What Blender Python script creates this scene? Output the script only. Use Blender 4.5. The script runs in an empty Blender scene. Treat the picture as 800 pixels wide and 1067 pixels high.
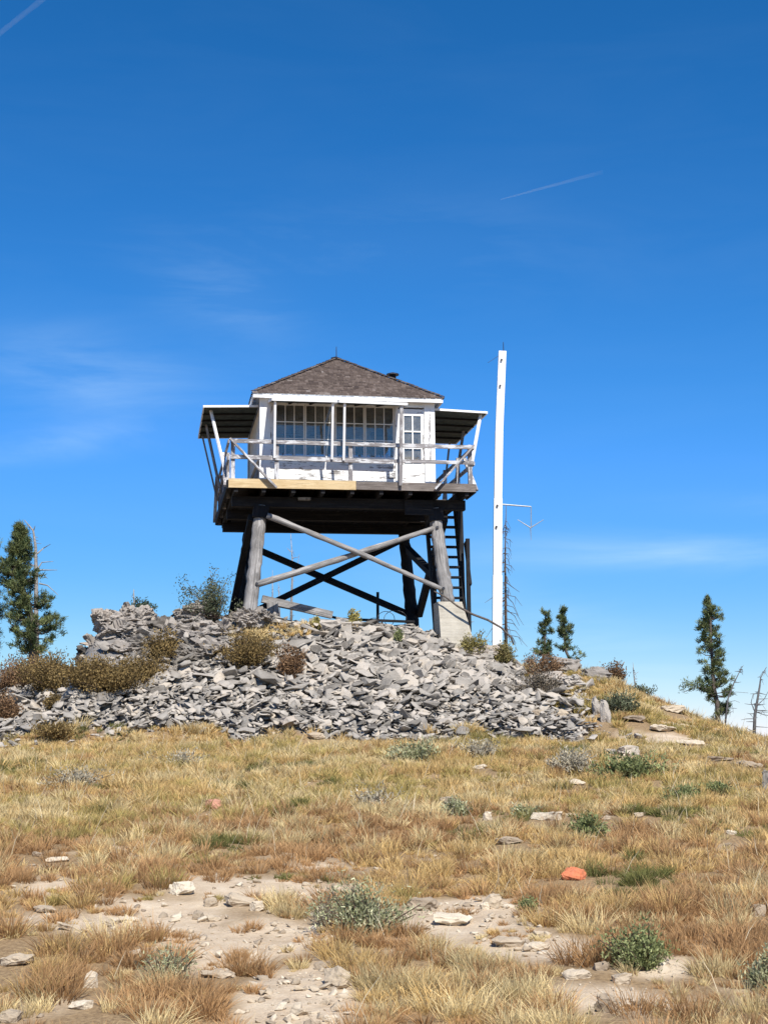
import bpy, bmesh, math, random
import numpy as np
from mathutils import Vector, Matrix, Euler
random.seed(7); RNG = np.random.default_rng(7)
SC = bpy.context.scene
COL = SC.collection
R = math.radians
# ------------------------------------------------------------------ camera
FPX, PITCH, ROLL = 1496.7, 9.277, -0.555
cam_d = bpy.data.cameras.new('camera'); cam = bpy.data.objects.new('camera', cam_d); COL.objects.link(cam)
cam_d.sensor_fit = 'VERTICAL'; cam_d.sensor_height = 36.0; cam_d.lens = 36.0 * FPX / 1067.0
cam_d.clip_start = 0.1; cam_d.clip_end = 40000
EYE = Vector((0, 0, 1.6))
CM = Euler((R(90 + PITCH), 0, 0)).to_matrix() @ Matrix.Rotation(R(ROLL), 3, 'Z')
cam.matrix_world = Matrix.Translation(EYE) @ CM.to_4x4()
SC.camera = cam
# ------------------------------------------------------------------ sun, sky, exposure
SUN_EL, SUN_AZ = 48.0, 17.0          # azimuth: degrees to the right of straight behind the camera
sdir = Vector((math.sin(R(SUN_AZ)) * math.cos(R(SUN_EL)), -math.cos(R(SUN_AZ)) * math.cos(R(SUN_EL)), math.sin(R(SUN_EL))))
sun_d = bpy.data.lights.new('sun', 'SUN'); sun = bpy.data.objects.new('sun', sun_d); COL.objects.link(sun)
sun_d.energy = 5.0; sun_d.angle = R(0.53); sun_d.color = (1.0, 0.95, 0.87)
sun.rotation_euler = sdir.to_track_quat('Z', 'Y').to_euler(); sun.location = (10, -20, 40)
W = bpy.data.worlds.new('World'); SC.world = W; W.use_nodes = True
wn, wl = W.node_tree.nodes, W.node_tree.links
wn.clear()
def N(nt, t, **kw):
    n = nt.nodes.new(t)
    for k, v in kw.items():
        if k.startswith('i_'): n.inputs[k[2:].replace('_', ' ')].default_value = v
        else: setattr(n, k, v)
    return n
EXPO = 0.38
SKYC = ((1.22, .79), (.90, .77), (1.10, 1.28))
def build_world():
    nt = W.node_tree
    out = N(nt, 'ShaderNodeOutputWorld'); bg = N(nt, 'ShaderNodeBackground'); bg.inputs['Strength'].default_value = 0.10
    sky = N(nt, 'ShaderNodeTexSky'); sky.sky_type = 'NISHITA'; sky.sun_disc = False
    sky.sun_elevation = R(SUN_EL); sky.sun_rotation = math.atan2(sdir.x, sdir.y)
    sky.altitude = 2200; sky.air_density = 1.0; sky.dust_density = 0.12; sky.ozone_density = 3.0
    hsv = N(nt, 'ShaderNodeHueSaturation'); hsv.inputs['Saturation'].default_value = 1.28; hsv.inputs['Value'].default_value = 1.35
    gam = N(nt, 'ShaderNodeGamma'); gam.inputs['Gamma'].default_value = 1.0
    nt.links.new(sky.outputs[0], gam.inputs[0]); nt.links.new(gam.outputs[0], hsv.inputs['Color'])
    geo = N(nt, 'ShaderNodeNewGeometry')
    tc = N(nt, 'ShaderNodeTexCoord')
    sep = N(nt, 'ShaderNodeSeparateXYZ'); nt.links.new(tc.outputs['Generated'], sep.inputs[0])
    mp = N(nt, 'ShaderNodeMapping'); mp.inputs['Scale'].default_value = (3.2, 3.2, 17.0); mp.inputs['Rotation'].default_value = (0, R(6), 0)
    nt.links.new(tc.outputs['Generated'], mp.inputs[0])
    n1 = N(nt, 'ShaderNodeTexNoise'); n1.inputs['Scale'].default_value = 1.6; n1.inputs['Detail'].default_value = 9; n1.inputs['Roughness'].default_value = .58; n1.inputs['Distortion'].default_value = .5
    nt.links.new(mp.outputs[0], n1.inputs['Vector'])
    rp = N(nt, 'ShaderNodeMapRange'); rp.inputs[1].default_value = .42; rp.inputs[2].default_value = .78
    nt.links.new(n1.outputs[0], rp.inputs[0])
    def M(op, a, b=None, c=None):
        m = N(nt, 'ShaderNodeMath', operation=op)
        for i, v in enumerate((a, b, c)):
            if v is None: continue
            if isinstance(v, (int, float)): m.inputs[i].default_value = v
            else: nt.links.new(v, m.inputs[i])
        return m.outputs[0]
    ax = M('DIVIDE', sep.outputs[0], M('MAXIMUM', sep.outputs[1], .05)); az = M('DIVIDE', sep.outputs[2], M('MAXIMUM', sep.outputs[1], .05))
    total = M('MULTIPLY', rp.outputs[0], .015)
    for (cx, cz, wx, wz, tilt, amp) in ((.20, .133, .15, .012, -.02, .62), (.30, .165, .10, .008, .0, .35), (-.21, .265, .07, .028, -.15, .42), (-.23, .215, .08, .012, .1, .40), (-.11, .32, .05, .03, -.3, .25), (.16, .06, .12, .025, -.35, .55), (.0, .36, .16, .03, .0, .12), (-.22, .05, .1, .03, 0, .3)):
        dx = M('SUBTRACT', ax, cx); dz = M('SUBTRACT', M('SUBTRACT', az, cz), M('MULTIPLY', dx, tilt))
        e = M('ADD', M('POWER', M('ABSOLUTE', M('DIVIDE', dx, wx)), 2.0), M('POWER', M('ABSOLUTE', M('DIVIDE', dz, wz)), 2.0))
        g = M('EXPONENT', M('MULTIPLY', e, -1.0))
        total = M('ADD', total, M('MULTIPLY', M('MULTIPLY', g, amp), M('ADD', M('MULTIPLY', rp.outputs[0], .7), .12)))
    total = M('MINIMUM', total, .8)
    # photographic response of the sky colours, per channel
    sc = N(nt, 'ShaderNodeSeparateColor'); nt.links.new(hsv.outputs[0], sc.inputs[0]); cc = N(nt, 'ShaderNodeCombineColor')
    for i, (g, k) in enumerate(SKYC):
        v = M('MULTIPLY', M('POWER', M('MULTIPLY', sc.outputs[i], .10), g), k / .10 * 2 ** -EXPO)
        if i == 2: v = M('MINIMUM', v, 7.75)
        else:
            v0, w0, c0 = ((.040, .05, .40), (.22, .12, .20))[i]
            v = M('MULTIPLY', v, M('ADD', 1.0, M('MULTIPLY', c0, M('EXPONENT', M('MULTIPLY', -1.0, M('POWER', M('ABSOLUTE', M('DIVIDE', M('SUBTRACT', M('MULTIPLY', v, .1), v0), w0)), 2.0))))))
        nt.links.new(v, cc.inputs[i])
    mix = N(nt, 'ShaderNodeMixRGB'); mix.inputs[2].default_value = (5.2, 7.1, 8.8, 1)
    total = M('MULTIPLY', total, M('GREATER_THAN', sep.outputs[2], -.02))
    nt.links.new(total, mix.inputs[0]); nt.links.new(cc.outputs[0], mix.inputs[1])
    nt.links.new(mix.outputs[0], bg.inputs['Color']); nt.links.new(bg.outputs[0], out.inputs[0])
build_world()
SC.view_settings.view_transform = 'Standard'; SC.view_settings.look = 'None'
SC.view_settings.exposure = EXPO; SC.view_settings.gamma = 1.0; SC.view_settings.use_curve_mapping = False
# ------------------------------------------------------------------ helpers
def ray(px, py): return (CM @ Vector(((px - 400) / FPX, (533.5 - py) / FPX, -1))).normalized()
def at(px, py, Y):
    d = ray(px, py); return EYE + d * (Y / d.y)
def tag(o, label=None, cat=None, group=None, kind=None):
    if label: o['label'] = label
    if cat: o['category'] = cat
    if group: o['group'] = group
    if kind: o['kind'] = kind
    return o
def empty(name, loc, rz=0.0):
    o = bpy.data.objects.new(name, None); COL.objects.link(o); o.location = loc; o.rotation_euler = (0, 0, rz); o.empty_display_size = .2
    return o
class MB:
    def __init__(s): s.v = []; s.f = []; s.uv = []; s.c = []
    def add(s, vs, fs, uvs=None, col=None):
        b = len(s.v); s.v += [tuple(v) for v in vs]
        for i, f in enumerate(fs):
            s.f.append(tuple(b + k for k in f))
            s.uv.append(uvs[i] if uvs else [(vs[k][0] + vs[k][1], vs[k][2]) for k in f])
            s.c.append(col if col is not None else .5)
        return s
    def beam(s, p, q, w, h, up=(0, 0, 1), col=None, taper=1.0, jit=0.0):
        p, q = Vector(p), Vector(q); d = q - p; L = d.length; d.normalize(); up = Vector(up)
        if abs(d.dot(up)) > .98: up = Vector((0, 1, 0))
        x = d.cross(up).normalized(); y = x.cross(d).normalized()
        o = random.random() * 9
        vs = []
        for e, base, k in ((0, p, 1.0), (1, q, taper)):
            for sx, sy in ((-1, -1), (1, -1), (1, 1), (-1, 1)):
                j = Vector((random.uniform(-jit, jit),) * 3) if jit else Vector()
                vs.append(base + x * (sx * w / 2 * k) + y * (sy * h / 2 * k) + j)
        fs = [(0, 3, 2, 1), (4, 5, 6, 7), (0, 1, 5, 4), (1, 2, 6, 5), (2, 3, 7, 6), (3, 0, 4, 7)]
        uv = [[(o, o), (o + w, o), (o + w, o + h), (o, o + h)]] * 2
        a = 0
        for k, wid in enumerate((w, h, w, h)):
            uv = uv + [[(o, o + a), (o, o + a + wid), (o + L, o + a + wid), (o + L, o + a)]]
            a += wid
        return s.add(vs, fs, uv, col)
    def box(s, x0, x1, y0, y1, z0, z1, col=None):
        # long axis becomes the grain direction
        dx, dy, dz = x1 - x0, y1 - y0, z1 - z0; cx, cy, cz = (x0 + x1) / 2, (y0 + y1) / 2, (z0 + z1) / 2
        if dx >= dy and dx >= dz: return s.beam((x0, cy, cz), (x1, cy, cz), dy, dz, (0, 0, 1), col)
        if dy >= dx and dy >= dz: return s.beam((cx, y0, cz), (cx, y1, cz), dx, dz, (0, 0, 1), col)
        return s.beam((cx, cy, z0), (cx, cy, z1), dx, dy, (0, 1, 0), col)
    def tube(s, pts, rad, n=10, jit=0.0, cap=True, col=None):
        pts = [Vector(p) for p in pts]; m = len(pts); vs = []; o = random.random() * 9; Ls = [0]
        for i in range(1, m): Ls.append(Ls[-1] + (pts[i] - pts[i - 1]).length)
        ref = Vector((0, 0, 1))
        d0 = (pts[-1] - pts[0]).normalized()
        if abs(d0.dot(ref)) > .8: ref = Vector((.3, 1, 0)).normalized()
        for i in range(m):
            d = (pts[min(i + 1, m - 1)] - pts[max(i - 1, 0)]).normalized()
            x = d.cross(ref).normalized(); y = x.cross(d)
            r = rad[i] if isinstance(rad, (list, tuple)) else rad
            for k in range(n):
                a = 2 * math.pi * k / n; rr = r * (1 + random.uniform(-jit, jit))
                vs.append(pts[i] + x * (math.cos(a) * rr) + y * (math.sin(a) * rr))
        fs, uv = [], []
        for i in range(m - 1):
            for k in range(n):
                k2 = (k + 1) % n
                fs.append((i * n + k, i * n + k2, (i + 1) * n + k2, (i + 1) * n + k))
                c0, c1 = k * .8 / n, (k + 1) * .8 / n
                uv.append([(o + Ls[i], c0), (o + Ls[i], c1), (o + Ls[i + 1], c1), (o + Ls[i + 1], c0)])
        if cap:
            fs.append(tuple(range(n - 1, -1, -1))); uv.append([(0, 0)] * n)
            fs.append(tuple((m - 1) * n + k for k in range(n))); uv.append([(0, 0)] * n)
        return s.add(vs, fs, uv, col)
    def build(s, name, mat, parent=None, smooth=False):
        me = bpy.data.meshes.new(name); me.from_pydata(s.v, [], s.f)
        ul = me.uv_layers.new(name='UVMap'); flat = [c for f in s.uv for uvp in f for c in uvp]
        ul.data.foreach_set('uv', flat)
        at_ = me.attributes.new('tone', 'FLOAT', 'FACE'); at_.data.foreach_set('value', [float(c) for c in s.c])
        if smooth: me.polygons.foreach_set('use_smooth', [True] * len(me.polygons))
        me.materials.append(mat); me.validate(); me.update()
        o = bpy.data.objects.new(name, me); COL.objects.link(o)
        if parent is not None: o.parent = parent
        return o
def np_mesh(name, V, F, mat, colors=None, counts=None, smooth=False):
    me = bpy.data.meshes.new(name); V = np.asarray(V, np.float32)
    me.vertices.add(len(V)); me.vertices.foreach_set('co', V.ravel())
    if counts is None: counts = np.full(len(F), F.shape[1], np.int32); F = F.ravel()
    me.loops.add(len(F)); me.loops.foreach_set('vertex_index', np.asarray(F, np.int32))
    me.polygons.add(len(counts)); st = np.zeros(len(counts), np.int32); st[1:] = np.cumsum(counts)[:-1]
    me.polygons.foreach_set('loop_start', st); me.polygons.foreach_set('loop_total', np.asarray(counts, np.int32))
    if smooth: me.polygons.foreach_set('use_smooth', np.ones(len(counts), bool))
    if colors is not None:
        a = me.attributes.new('col', 'FLOAT_COLOR', 'POINT')
        c = np.ones((len(V), 4), np.float32); c[:, :3] = colors; a.data.foreach_set('color', c.ravel())
    me.update(calc_edges=True); me.materials.append(mat)
    return me
# value noise, vectorised
_T = np.random.default_rng(11).random((256, 256))
def vnoise(x, y):
    x = np.asarray(x, float); y = np.asarray(y, float)
    xi = np.floor(x).astype(int); yi = np.floor(y).astype(int); fx = x - xi; fy = y - yi
    fx = fx * fx * (3 - 2 * fx); fy = fy * fy * (3 - 2 * fy)
    g = lambda a, b: _T[a & 255, b & 255]
    return (g(xi, yi) * (1 - fx) + g(xi + 1, yi) * fx) * (1 - fy) + (g(xi, yi + 1) * (1 - fx) + g(xi + 1, yi + 1) * fx) * fy
def fbm(x, y, o=4):
    t = 0; a = .5; s = 0
    for i in range(o): t = t + a * vnoise(x * 2 ** i + 17.3 * i, y * 2 ** i + 5.1 * i); s += a; a *= .5
    return t / s
# ------------------------------------------------------------------ materials
def mat_new(name):
    m = bpy.data.materials.new(name); m.use_nodes = True; nt = m.node_tree
    b = nt.nodes['Principled BSDF']; b.inputs['Specular IOR Level'].default_value = .25
    return m, nt, b
def ramp(nt, fac, stops):
    r = nt.nodes.new('ShaderNodeValToRGB'); e = r.color_ramp.elements
    while len(e) < len(stops): e.new(.5)
    for i, (p, c) in enumerate(stops): e[i].position = p; e[i].color = (*c, 1)
    nt.links.new(fac, r.inputs[0]); return r.outputs[0]
def noise(nt, vec, scale, detail=6, rough=.6, sc=None, dist=0):
    n = nt.nodes.new('ShaderNodeTexNoise'); n.inputs['Scale'].default_value = scale; n.inputs['Detail'].default_value = detail; n.inputs['Roughness'].default_value = rough
    n.inputs['Distortion'].default_value = dist
    if sc:
        mp = nt.nodes.new('ShaderNodeMapping'); mp.inputs['Scale'].default_value = sc; nt.links.new(vec, mp.inputs[0]); vec = mp.outputs[0]
    nt.links.new(vec, n.inputs['Vector']); return n.outputs[0]
def mixc(nt, fac, a, b, mode='MIX'):
    m = nt.nodes.new('ShaderNodeMixRGB'); m.blend_type = mode
    for i, v in ((0, fac), (1, a), (2, b)):
        if isinstance(v, (int, float)): m.inputs[i].default_value = v
        elif isinstance(v, tuple): m.inputs[i].default_value = (*v, 1)
        else: nt.links.new(v, m.inputs[i])
    return m.outputs[0]
def mrange(nt, v, a, b, c=0.0, d=1.0):
    m = nt.nodes.new('ShaderNodeMapRange')
    for i, k in enumerate((a, b, c, d)): m.inputs[i + 1].default_value = k
    nt.links.new(v, m.inputs[0]); return m.outputs[0]
def bump(nt, b, h, strength=.5, dist=.02):
    n = nt.nodes.new('ShaderNodeBump'); n.inputs['Strength'].default_value = strength; n.inputs['Distance'].default_value = dist
    nt.links.new(h, n.inputs['Height']); nt.links.new(n.outputs[0], b.inputs['Normal'])
def attr(nt, name, fac=False, typ='GEOMETRY'):
    a = nt.nodes.new('ShaderNodeAttribute'); a.attribute_name = name; a.attribute_type = typ
    return a.outputs['Fac' if fac else 'Color']
def wood(name, c0, c1, c2, rough=.85, peel=None):
    m, nt, b = mat_new(name); tc = nt.nodes.new('ShaderNodeTexCoord').outputs['UV']
    g = noise(nt, tc, 1, 8, .65, (1.2, 38, 1)); big = noise(nt, tc, 1, 5, .6, (1.5, 4, 1))
    col = ramp(nt, g, [(.3, c0), (.5, c1), (.72, c2)])
    blot = noise(nt, tc, 1, 6, .7, (3.0, 9, 1), .4); crack = noise(nt, tc, 1, 4, .5, (.9, 60, 1))
    col = mixc(nt, mrange(nt, big, .35, .7), col, mixc(nt, .6, col, c0), 'MIX')
    col = mixc(nt, mrange(nt, blot, .54, .66, 0, .65), col, c0); col = mixc(nt, mrange(nt, blot, .44, .34, 0, .5), col, c2)
    col = mixc(nt, mrange(nt, crack, .64, .68, 0, .85), col, tuple(k * .25 for k in c0))
    if peel:
        ob = nt.nodes.new('ShaderNodeTexCoord').outputs['Object']
        p = noise(nt, tc, 1, 9, .72, (2.2, 11, 1), .3); q = noise(nt, ob, 2.2, 4, .6)
        add = nt.nodes.new('ShaderNodeMath'); add.operation = 'ADD'; nt.links.new(p, add.inputs[0])
        q2 = mrange(nt, q, .2, .8, -.14, .14); nt.links.new(q2, add.inputs[1])
        f = mrange(nt, add.outputs[0], peel[1], peel[1] + .035)
        dirt = noise(nt, ob, 5, 6, .7)
        pc = mixc(nt, mrange(nt, dirt, .45, .8, 0, .35), peel[0], tuple(k * .6 for k in peel[0]))
        col = mixc(nt, f, pc, col)
    nt.links.new(col, b.inputs['Base Color']); b.inputs['Roughness'].default_value = rough
    bump(nt, b, g, .5, .01)
    return m
M = {}
M['grey_wood'] = wood('weathered_grey_wood', (.10, .093, .088), (.30, .285, .27), (.54, .515, .49))
M['dark_wood'] = wood('stained_and_shaded_wood', (.007, .007, .009), (.018, .018, .02), (.045, .043, .042))  # dark stain, blackened further with painted-in shade for rear and underside timbers
M['new_wood'] = wood('new_lumber', (.45, .32, .16), (.62, .47, .27), (.72, .58, .36))
M['deck_wood'] = wood('deck_wood', (.09, .075, .065), (.2, .17, .15), (.34, .3, .27))
M['white_wood'] = wood('peeling_white_wood', (.16, .15, .14), (.32, .3, .29), (.45, .43, .41), peel=((.82, .82, .81), .545))
M['white_clean'] = wood('white_painted_wood', (.2, .19, .18), (.35, .33, .32), (.45, .43, .41), peel=((.85, .85, .84), .76))
M['rail_wood'] = wood('worn_rail_paint', (.12, .11, .11), (.3, .28, .28), (.5, .48, .47), peel=((.58, .58, .585), .45))
def mk_simple(name, c0, c1, sc=8, rough=.8, bs=.3, metal=0):
    m, nt, b = mat_new(name); ob = nt.nodes.new('ShaderNodeTexCoord').outputs['Object']
    g = noise(nt, ob, sc, 7, .65); nt.links.new(ramp(nt, g, [(.3, c0), (.7, c1)]), b.inputs['Base Color'])
    b.inputs['Roughness'].default_value = rough; b.inputs['Metallic'].default_value = metal; bump(nt, b, g, bs, .02); return m
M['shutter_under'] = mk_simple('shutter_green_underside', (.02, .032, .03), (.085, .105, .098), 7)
M['metal'] = mk_simple('dark_metal', (.03, .03, .035), (.09, .09, .1), 10, .5, .1, .6)
M['galv'] = mk_simple('galvanised_metal', (.3, .31, .32), (.45, .46, .47), 10, .5, .1, .5)
M['interior'] = mk_simple('interior_boards', (.2, .19, .17), (.42, .4, .37), 3)
M['bark'] = mk_simple('bark', (.05, .04, .032), (.17, .14, .12), 14, .9, .8)
M['snag'] = mk_simple('bleached_dead_wood', (.13, .12, .11), (.42, .4, .38), 18, .9, .6)
M['grey_snag'] = mk_simple('grey_dead_wood', (.07, .065, .065), (.2, .19, .185), 18, .9, .6)
M['twig'] = mk_simple('brown_twigs', (.06, .04, .03), (.16, .11, .08), 14, .9, .5)
def mk_concrete():
    m, nt, b = mat_new('board_marked_concrete'); tc = nt.nodes.new('ShaderNodeTexCoord').outputs['Object']
    n1 = noise(nt, tc, 4, 8, .7); n2 = noise(nt, tc, 1, 4, .6, (.7, .7, 9)); n3 = noise(nt, tc, 40, 4, .7)
    col = ramp(nt, n1, [(.25, (.25, .225, .18)), (.5, (.38, .345, .28)), (.75, (.50, .46, .38))])
    col = mixc(nt, mrange(nt, n2, .4, .65, 0, .45), col, (.54, .50, .42))
    col = mixc(nt, mrange(nt, n3, .55, .75, 0, .5), col, (.22, .2, .17))
    nt.links.new(col, b.inputs['Base Color']); b.inputs['Roughness'].default_value = .9
    bump(nt, b, n2, .6, .03); return m
M['concrete'] = mk_concrete()
def mk_shingle():
    m, nt, b = mat_new('weathered_shingles'); t = attr(nt, 'tone', True); ob = nt.nodes.new('ShaderNodeTexCoord').outputs['Object']
    c = ramp(nt, t, [(0, (.045, .032, .026)), (.4, (.105, .078, .064)), (.8, (.185, .145, .122)), (1, (.30, .27, .25))])
    g = noise(nt, ob, 1, 6, .7, (30, 30, 6)); c = mixc(nt, mrange(nt, g, .3, .7, 0, .5), c, (.07, .055, .05))
    nt.links.new(c, b.inputs['Base Color']); b.inputs['Roughness'].default_value = .95; return m
M['shingle'] = mk_shingle()
def mk_glass():
    m = bpy.data.materials.new('window_glass'); m.use_nodes = True; nt = m.node_tree; nt.nodes.clear()
    o = nt.nodes.new('ShaderNodeOutputMaterial'); mx = nt.nodes.new('ShaderNodeMixShader')
    t = nt.nodes.new('ShaderNodeBsdfTransparent'); t.inputs[0].default_value = (.84, .88, .9, 1)
    g = nt.nodes.new('ShaderNodeBsdfGlossy'); g.inputs['Roughness'].default_value = .03; g.inputs[0].default_value = (.9, .93, .95, 1)
    f = nt.nodes.new('ShaderNodeFresnel'); f.inputs[0].default_value = 1.8
    df = nt.nodes.new('ShaderNodeBsdfDiffuse'); df.inputs[0].default_value = (.5, .48, .44, 1); m0 = nt.nodes.new('ShaderNodeMixShader')
    du = noise(nt, nt.nodes.new('ShaderNodeTexCoord').outputs['Object'], 3, 5, .6); nt.links.new(mrange(nt, du, .35, .7, .06, .28), m0.inputs[0]); nt.links.new(t.outputs[0], m0.inputs[1]); nt.links.new(df.outputs[0], m0.inputs[2])
    nt.links.new(f.outputs[0], mx.inputs[0]); nt.links.new(m0.outputs[0], mx.inputs[1]); nt.links.new(g.outputs[0], mx.inputs[2]); nt.links.new(mx.outputs[0], o.inputs[0])
    return m
M['glass'] = mk_glass()
def mk_rock(name, stops, lichen=.35, hs=1.0, speck=.6):
    m, nt, b = mat_new(name); geo = nt.nodes.new('ShaderNodeNewGeometry'); P = geo.outputs['Position']
    oi = nt.nodes.new('ShaderNodeObjectInfo').outputs['Random']; rnd = geo.outputs['Random Per Island']
    n1 = noise(nt, P, 2.3 * hs, 7, .65); n2 = noise(nt, P, 22 * hs, 6, .7); n3 = noise(nt, P, 9 * hs, 5, .65)
    add = nt.nodes.new('ShaderNodeMath'); add.operation = 'ADD'; nt.links.new(oi, add.inputs[0]); nt.links.new(rnd, add.inputs[1])
    fr = nt.nodes.new('ShaderNodeMath'); fr.operation = 'FRACT'; nt.links.new(add.outputs[0], fr.inputs[0])
    ad2 = nt.nodes.new('ShaderNodeMath'); ad2.operation = 'MULTIPLY_ADD'; nt.links.new(n1, ad2.inputs[0]); ad2.inputs[1].default_value = .7
    mm = mrange(nt, fr.outputs[0], 0, 1, -.2, .48); nt.links.new(mm, ad2.inputs[2])
    col = ramp(nt, ad2.outputs[0], stops)
    col = mixc(nt, mrange(nt, n3, .52, .72, 0, lichen), col, (.33, .33, .31)); col = mixc(nt, mrange(nt, n2, .56, .72, 0, speck), col, (.07, .065, .06))
    nt.links.new(col, b.inputs['Base Color']); b.inputs['Roughness'].default_value = .92; bump(nt, b, n2, .55, .03)
    return m
M['slab'] = mk_rock('grey_talus_rock', [(.1, (.11, .097, .082)), (.28, (.235, .212, .182)), (.5, (.35, .315, .27)), (.72, (.45, .40, .34)), (.95, (.49, .41, .31))])
M['crag'] = mk_rock('lichen_crag_rock', [(.15, (.10, .088, .075)), (.35, (.21, .187, .16)), (.6, (.34, .30, .26)), (.9, (.46, .385, .31))], .5, .6)
M['palestone'] = mk_rock('pale_ground_stone', [(.1, (.27, .21, .15)), (.5, (.48, .39, .28)), (.9, (.68, .59, .45))], .05, 1.5, .35)
M['orange'] = mk_rock('orange_stone', [(.1, (.50, .14, .06)), (.5, (.66, .21, .10)), (.9, (.72, .30, .16))], .15, 2.5)
M['pink'] = mk_rock('pink_stone', [(.1, (.5, .25, .17)), (.9, (.62, .34, .24))], 0, 1.5)
def mk_leaf(name, trans=.25, rough=.75):
    m = bpy.data.materials.new(name); m.use_nodes = True; nt = m.node_tree; b = nt.nodes['Principled BSDF']
    c = attr(nt, 'col'); nt.links.new(c, b.inputs['Base Color']); b.inputs['Roughness'].default_value = rough; b.inputs['Specular IOR Level'].default_value = .2
    tr = nt.nodes.new('ShaderNodeBsdfTranslucent'); nt.links.new(c, tr.inputs[0]); mx = nt.nodes.new('ShaderNodeMixShader'); mx.inputs[0].default_value = trans
    o = nt.nodes['Material Output']; nt.links.new(b.outputs[0], mx.inputs[1]); nt.links.new(tr.outputs[0], mx.inputs[2]); nt.links.new(mx.outputs[0], o.inputs[0])
    return m
M['grass'] = mk_leaf('dry_grass', .22); M['needle'] = mk_leaf('pine_needles', .12, .6); M['leaf'] = mk_leaf('shrub_leaves', .25)
# ------------------------------------------------------------------ terrain
CRX = [(-400, 790), (-150, 735), (-60, 722), (0, 712), (50, 706), (82, 700), (95, 668), (110, 650), (135, 645), (160, 650), (185, 647), (215, 645), (240, 650), (262, 652), (300, 652), (340, 657),
       (380, 657), (430, 661), (455, 668), (490, 684), (520, 692), (560, 700), (600, 698), (630, 706), (660, 722), (700, 738), (740, 754), (780, 768), (830, 788), (950, 850), (1200, 950)]
def yc_of_px(x): return float(np.interp(x, [-400, 0, 90, 240, 480, 560, 700, 800, 1200], [38, 36, 33.6, 34.2, 34.4, 34.6, 33.0, 31.5, 30]))
_cp = [at(x, y, yc_of_px(x)) for x, y in CRX]
CX = np.array([p.x for p in _cp]); CZ = np.array([p.z for p in _cp]); CY = np.array([p.y for p in _cp])
YBX = np.array([-40, -12, -8, -4, 0, 3, 6, 9, 14, 40.]); YB = np.array([29, 29, 28.8, 28.4, 28.6, 28.9, 27.5, 24, 22, 20.])
SL = 0.081
def plane(x, y):
    yy = np.maximum(y, -60)
    return SL * (yy - 8.3) + .05 * (vnoise(x * .35 + 9, y * .35) - .5) * 2
def ground(x, y, rough=True):
    x = np.asarray(x, float); y = np.asarray(y, float)
    zc = np.interp(x, CX, CZ); yc = np.interp(x, CX, CY); yb = np.interp(x, YBX, YB)
    zb = SL * (yb - 8.3)
    t = np.clip((y - yb) / (yc - yb), 0, 1)
    st = np.interp(t, [0, .08, .92, 1], [0, .05, .96, 1])
    wlin = np.clip((x - 4.5) / 3, 0, 1)              # grassy flank on the right rises evenly
    st = st * (1 - wlin) + (t ** 1.15) * wlin
    z = np.where(y < yb, plane(x, np.minimum(y, yb)), zb + (zc - zb) * st)
    flat = np.interp(x, [-6, -4, 4, 6], [1.0, 6.5, 6.5, .8])
    over = np.maximum(y - yc - flat, 0)
    z = z + np.where(y > yc, -.02 * (np.minimum(y - yc, flat)) - np.minimum(.22 * over + .006 * np.minimum(over, 40) ** 2, 60), 0)
    if rough:
        z = z + (fbm(x * 1.1, y * 1.1, 4) - .5) * .12 * np.clip((60 - np.abs(y)) / 30, 0, 1)
        z = z + np.where(y > 250, (fbm(x * .004, y * .004, 4) - .5) * 60 * np.clip((y - 250) / 400, 0, 1), 0)
    return z
def gz(x, y): return float(ground(x, y))
def hit(px, py, y0=7.0, y1=42.0):
    d = ray(px, py); prev = None; n = 700
    for i in range(n + 1):
        Y = y0 + (y1 - y0) * i / n; p = EYE + d * (Y / d.y)
        if p.z < gz(p.x, p.y): return Vector((p.x, p.y, gz(p.x, p.y)))
    Y = 34.0; p = EYE + d * (Y / d.y); return Vector((p.x, p.y, gz(p.x, p.y)))
BARE = []          # world ellipses of bare soil: (x, y, rx, ry, strength)
for (px, py, wx, hy, s) in [(150, 965, 110, 22, 1), (255, 985, 100, 28, 1.0), (310, 1035, 50, 40, 1.1), (285, 930, 110, 16, .9), (60, 925, 70, 14, .6), (470, 960, 90, 26, .7), (560, 992, 110, 16, .8), (690, 1012, 80, 12, .6),
                          (640, 1040, 80, 16, .6), (500, 935, 60, 10, .5), (70, 1048, 60, 12, .5), (620, 872, 50, 12, .5), (600, 845, 60, 8, .4), (520, 870, 60, 8, .4), (210, 920, 60, 8, .6), (340, 900, 70, 8, .4), (730, 758, 70, 9, .7), (690, 770, 40, 10, .7),
                          (90, 885, 60, 6, .3), (780, 1030, 40, 14, .4), (600, 800, 50, 8, .35)]:
    a = hit(px, py); l = hit(px - wx, py); t = hit(px, max(py - hy, 760)); 
    BARE.append((a.x, a.y, max(abs(a.x - l.x), .2), max(abs(t.y - a.y), .3), s))
def bare(x, y):
    m = np.zeros_like(x, dtype=float)
    for (cx, cy, rx, ry, s) in BARE:
        m = np.maximum(m, s * np.exp(-(((x - cx) / rx) ** 2 + ((y - cy) / ry) ** 2)))
    return np.clip(m * 1.3 - .22 + (fbm(x * 1.7, y * 1.7, 3) - .5) * 1.1, 0, 1)
def talus_mask(x, y):
    yc = np.interp(x, CX, CY); yb = np.interp(x, YBX, YB)
    left = np.clip((x + 9.2) / 1.0, 0, 1)
    t = (y - yb) / (yc - yb)
    right = np.clip((5.5 - .9 * np.clip(t, 0, 1) * 2.2 - x + (fbm(x * .9, y * .9, 3) - .5) * 2.2) / 1.5, 0, 1)
    edge = np.clip((y - yb + (fbm(x * 1.1 + 5, y * 1.1, 4) - .5) * 3.2) / .9, 0, 1)
    return left * right * edge * (y < yc + 6)
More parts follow.
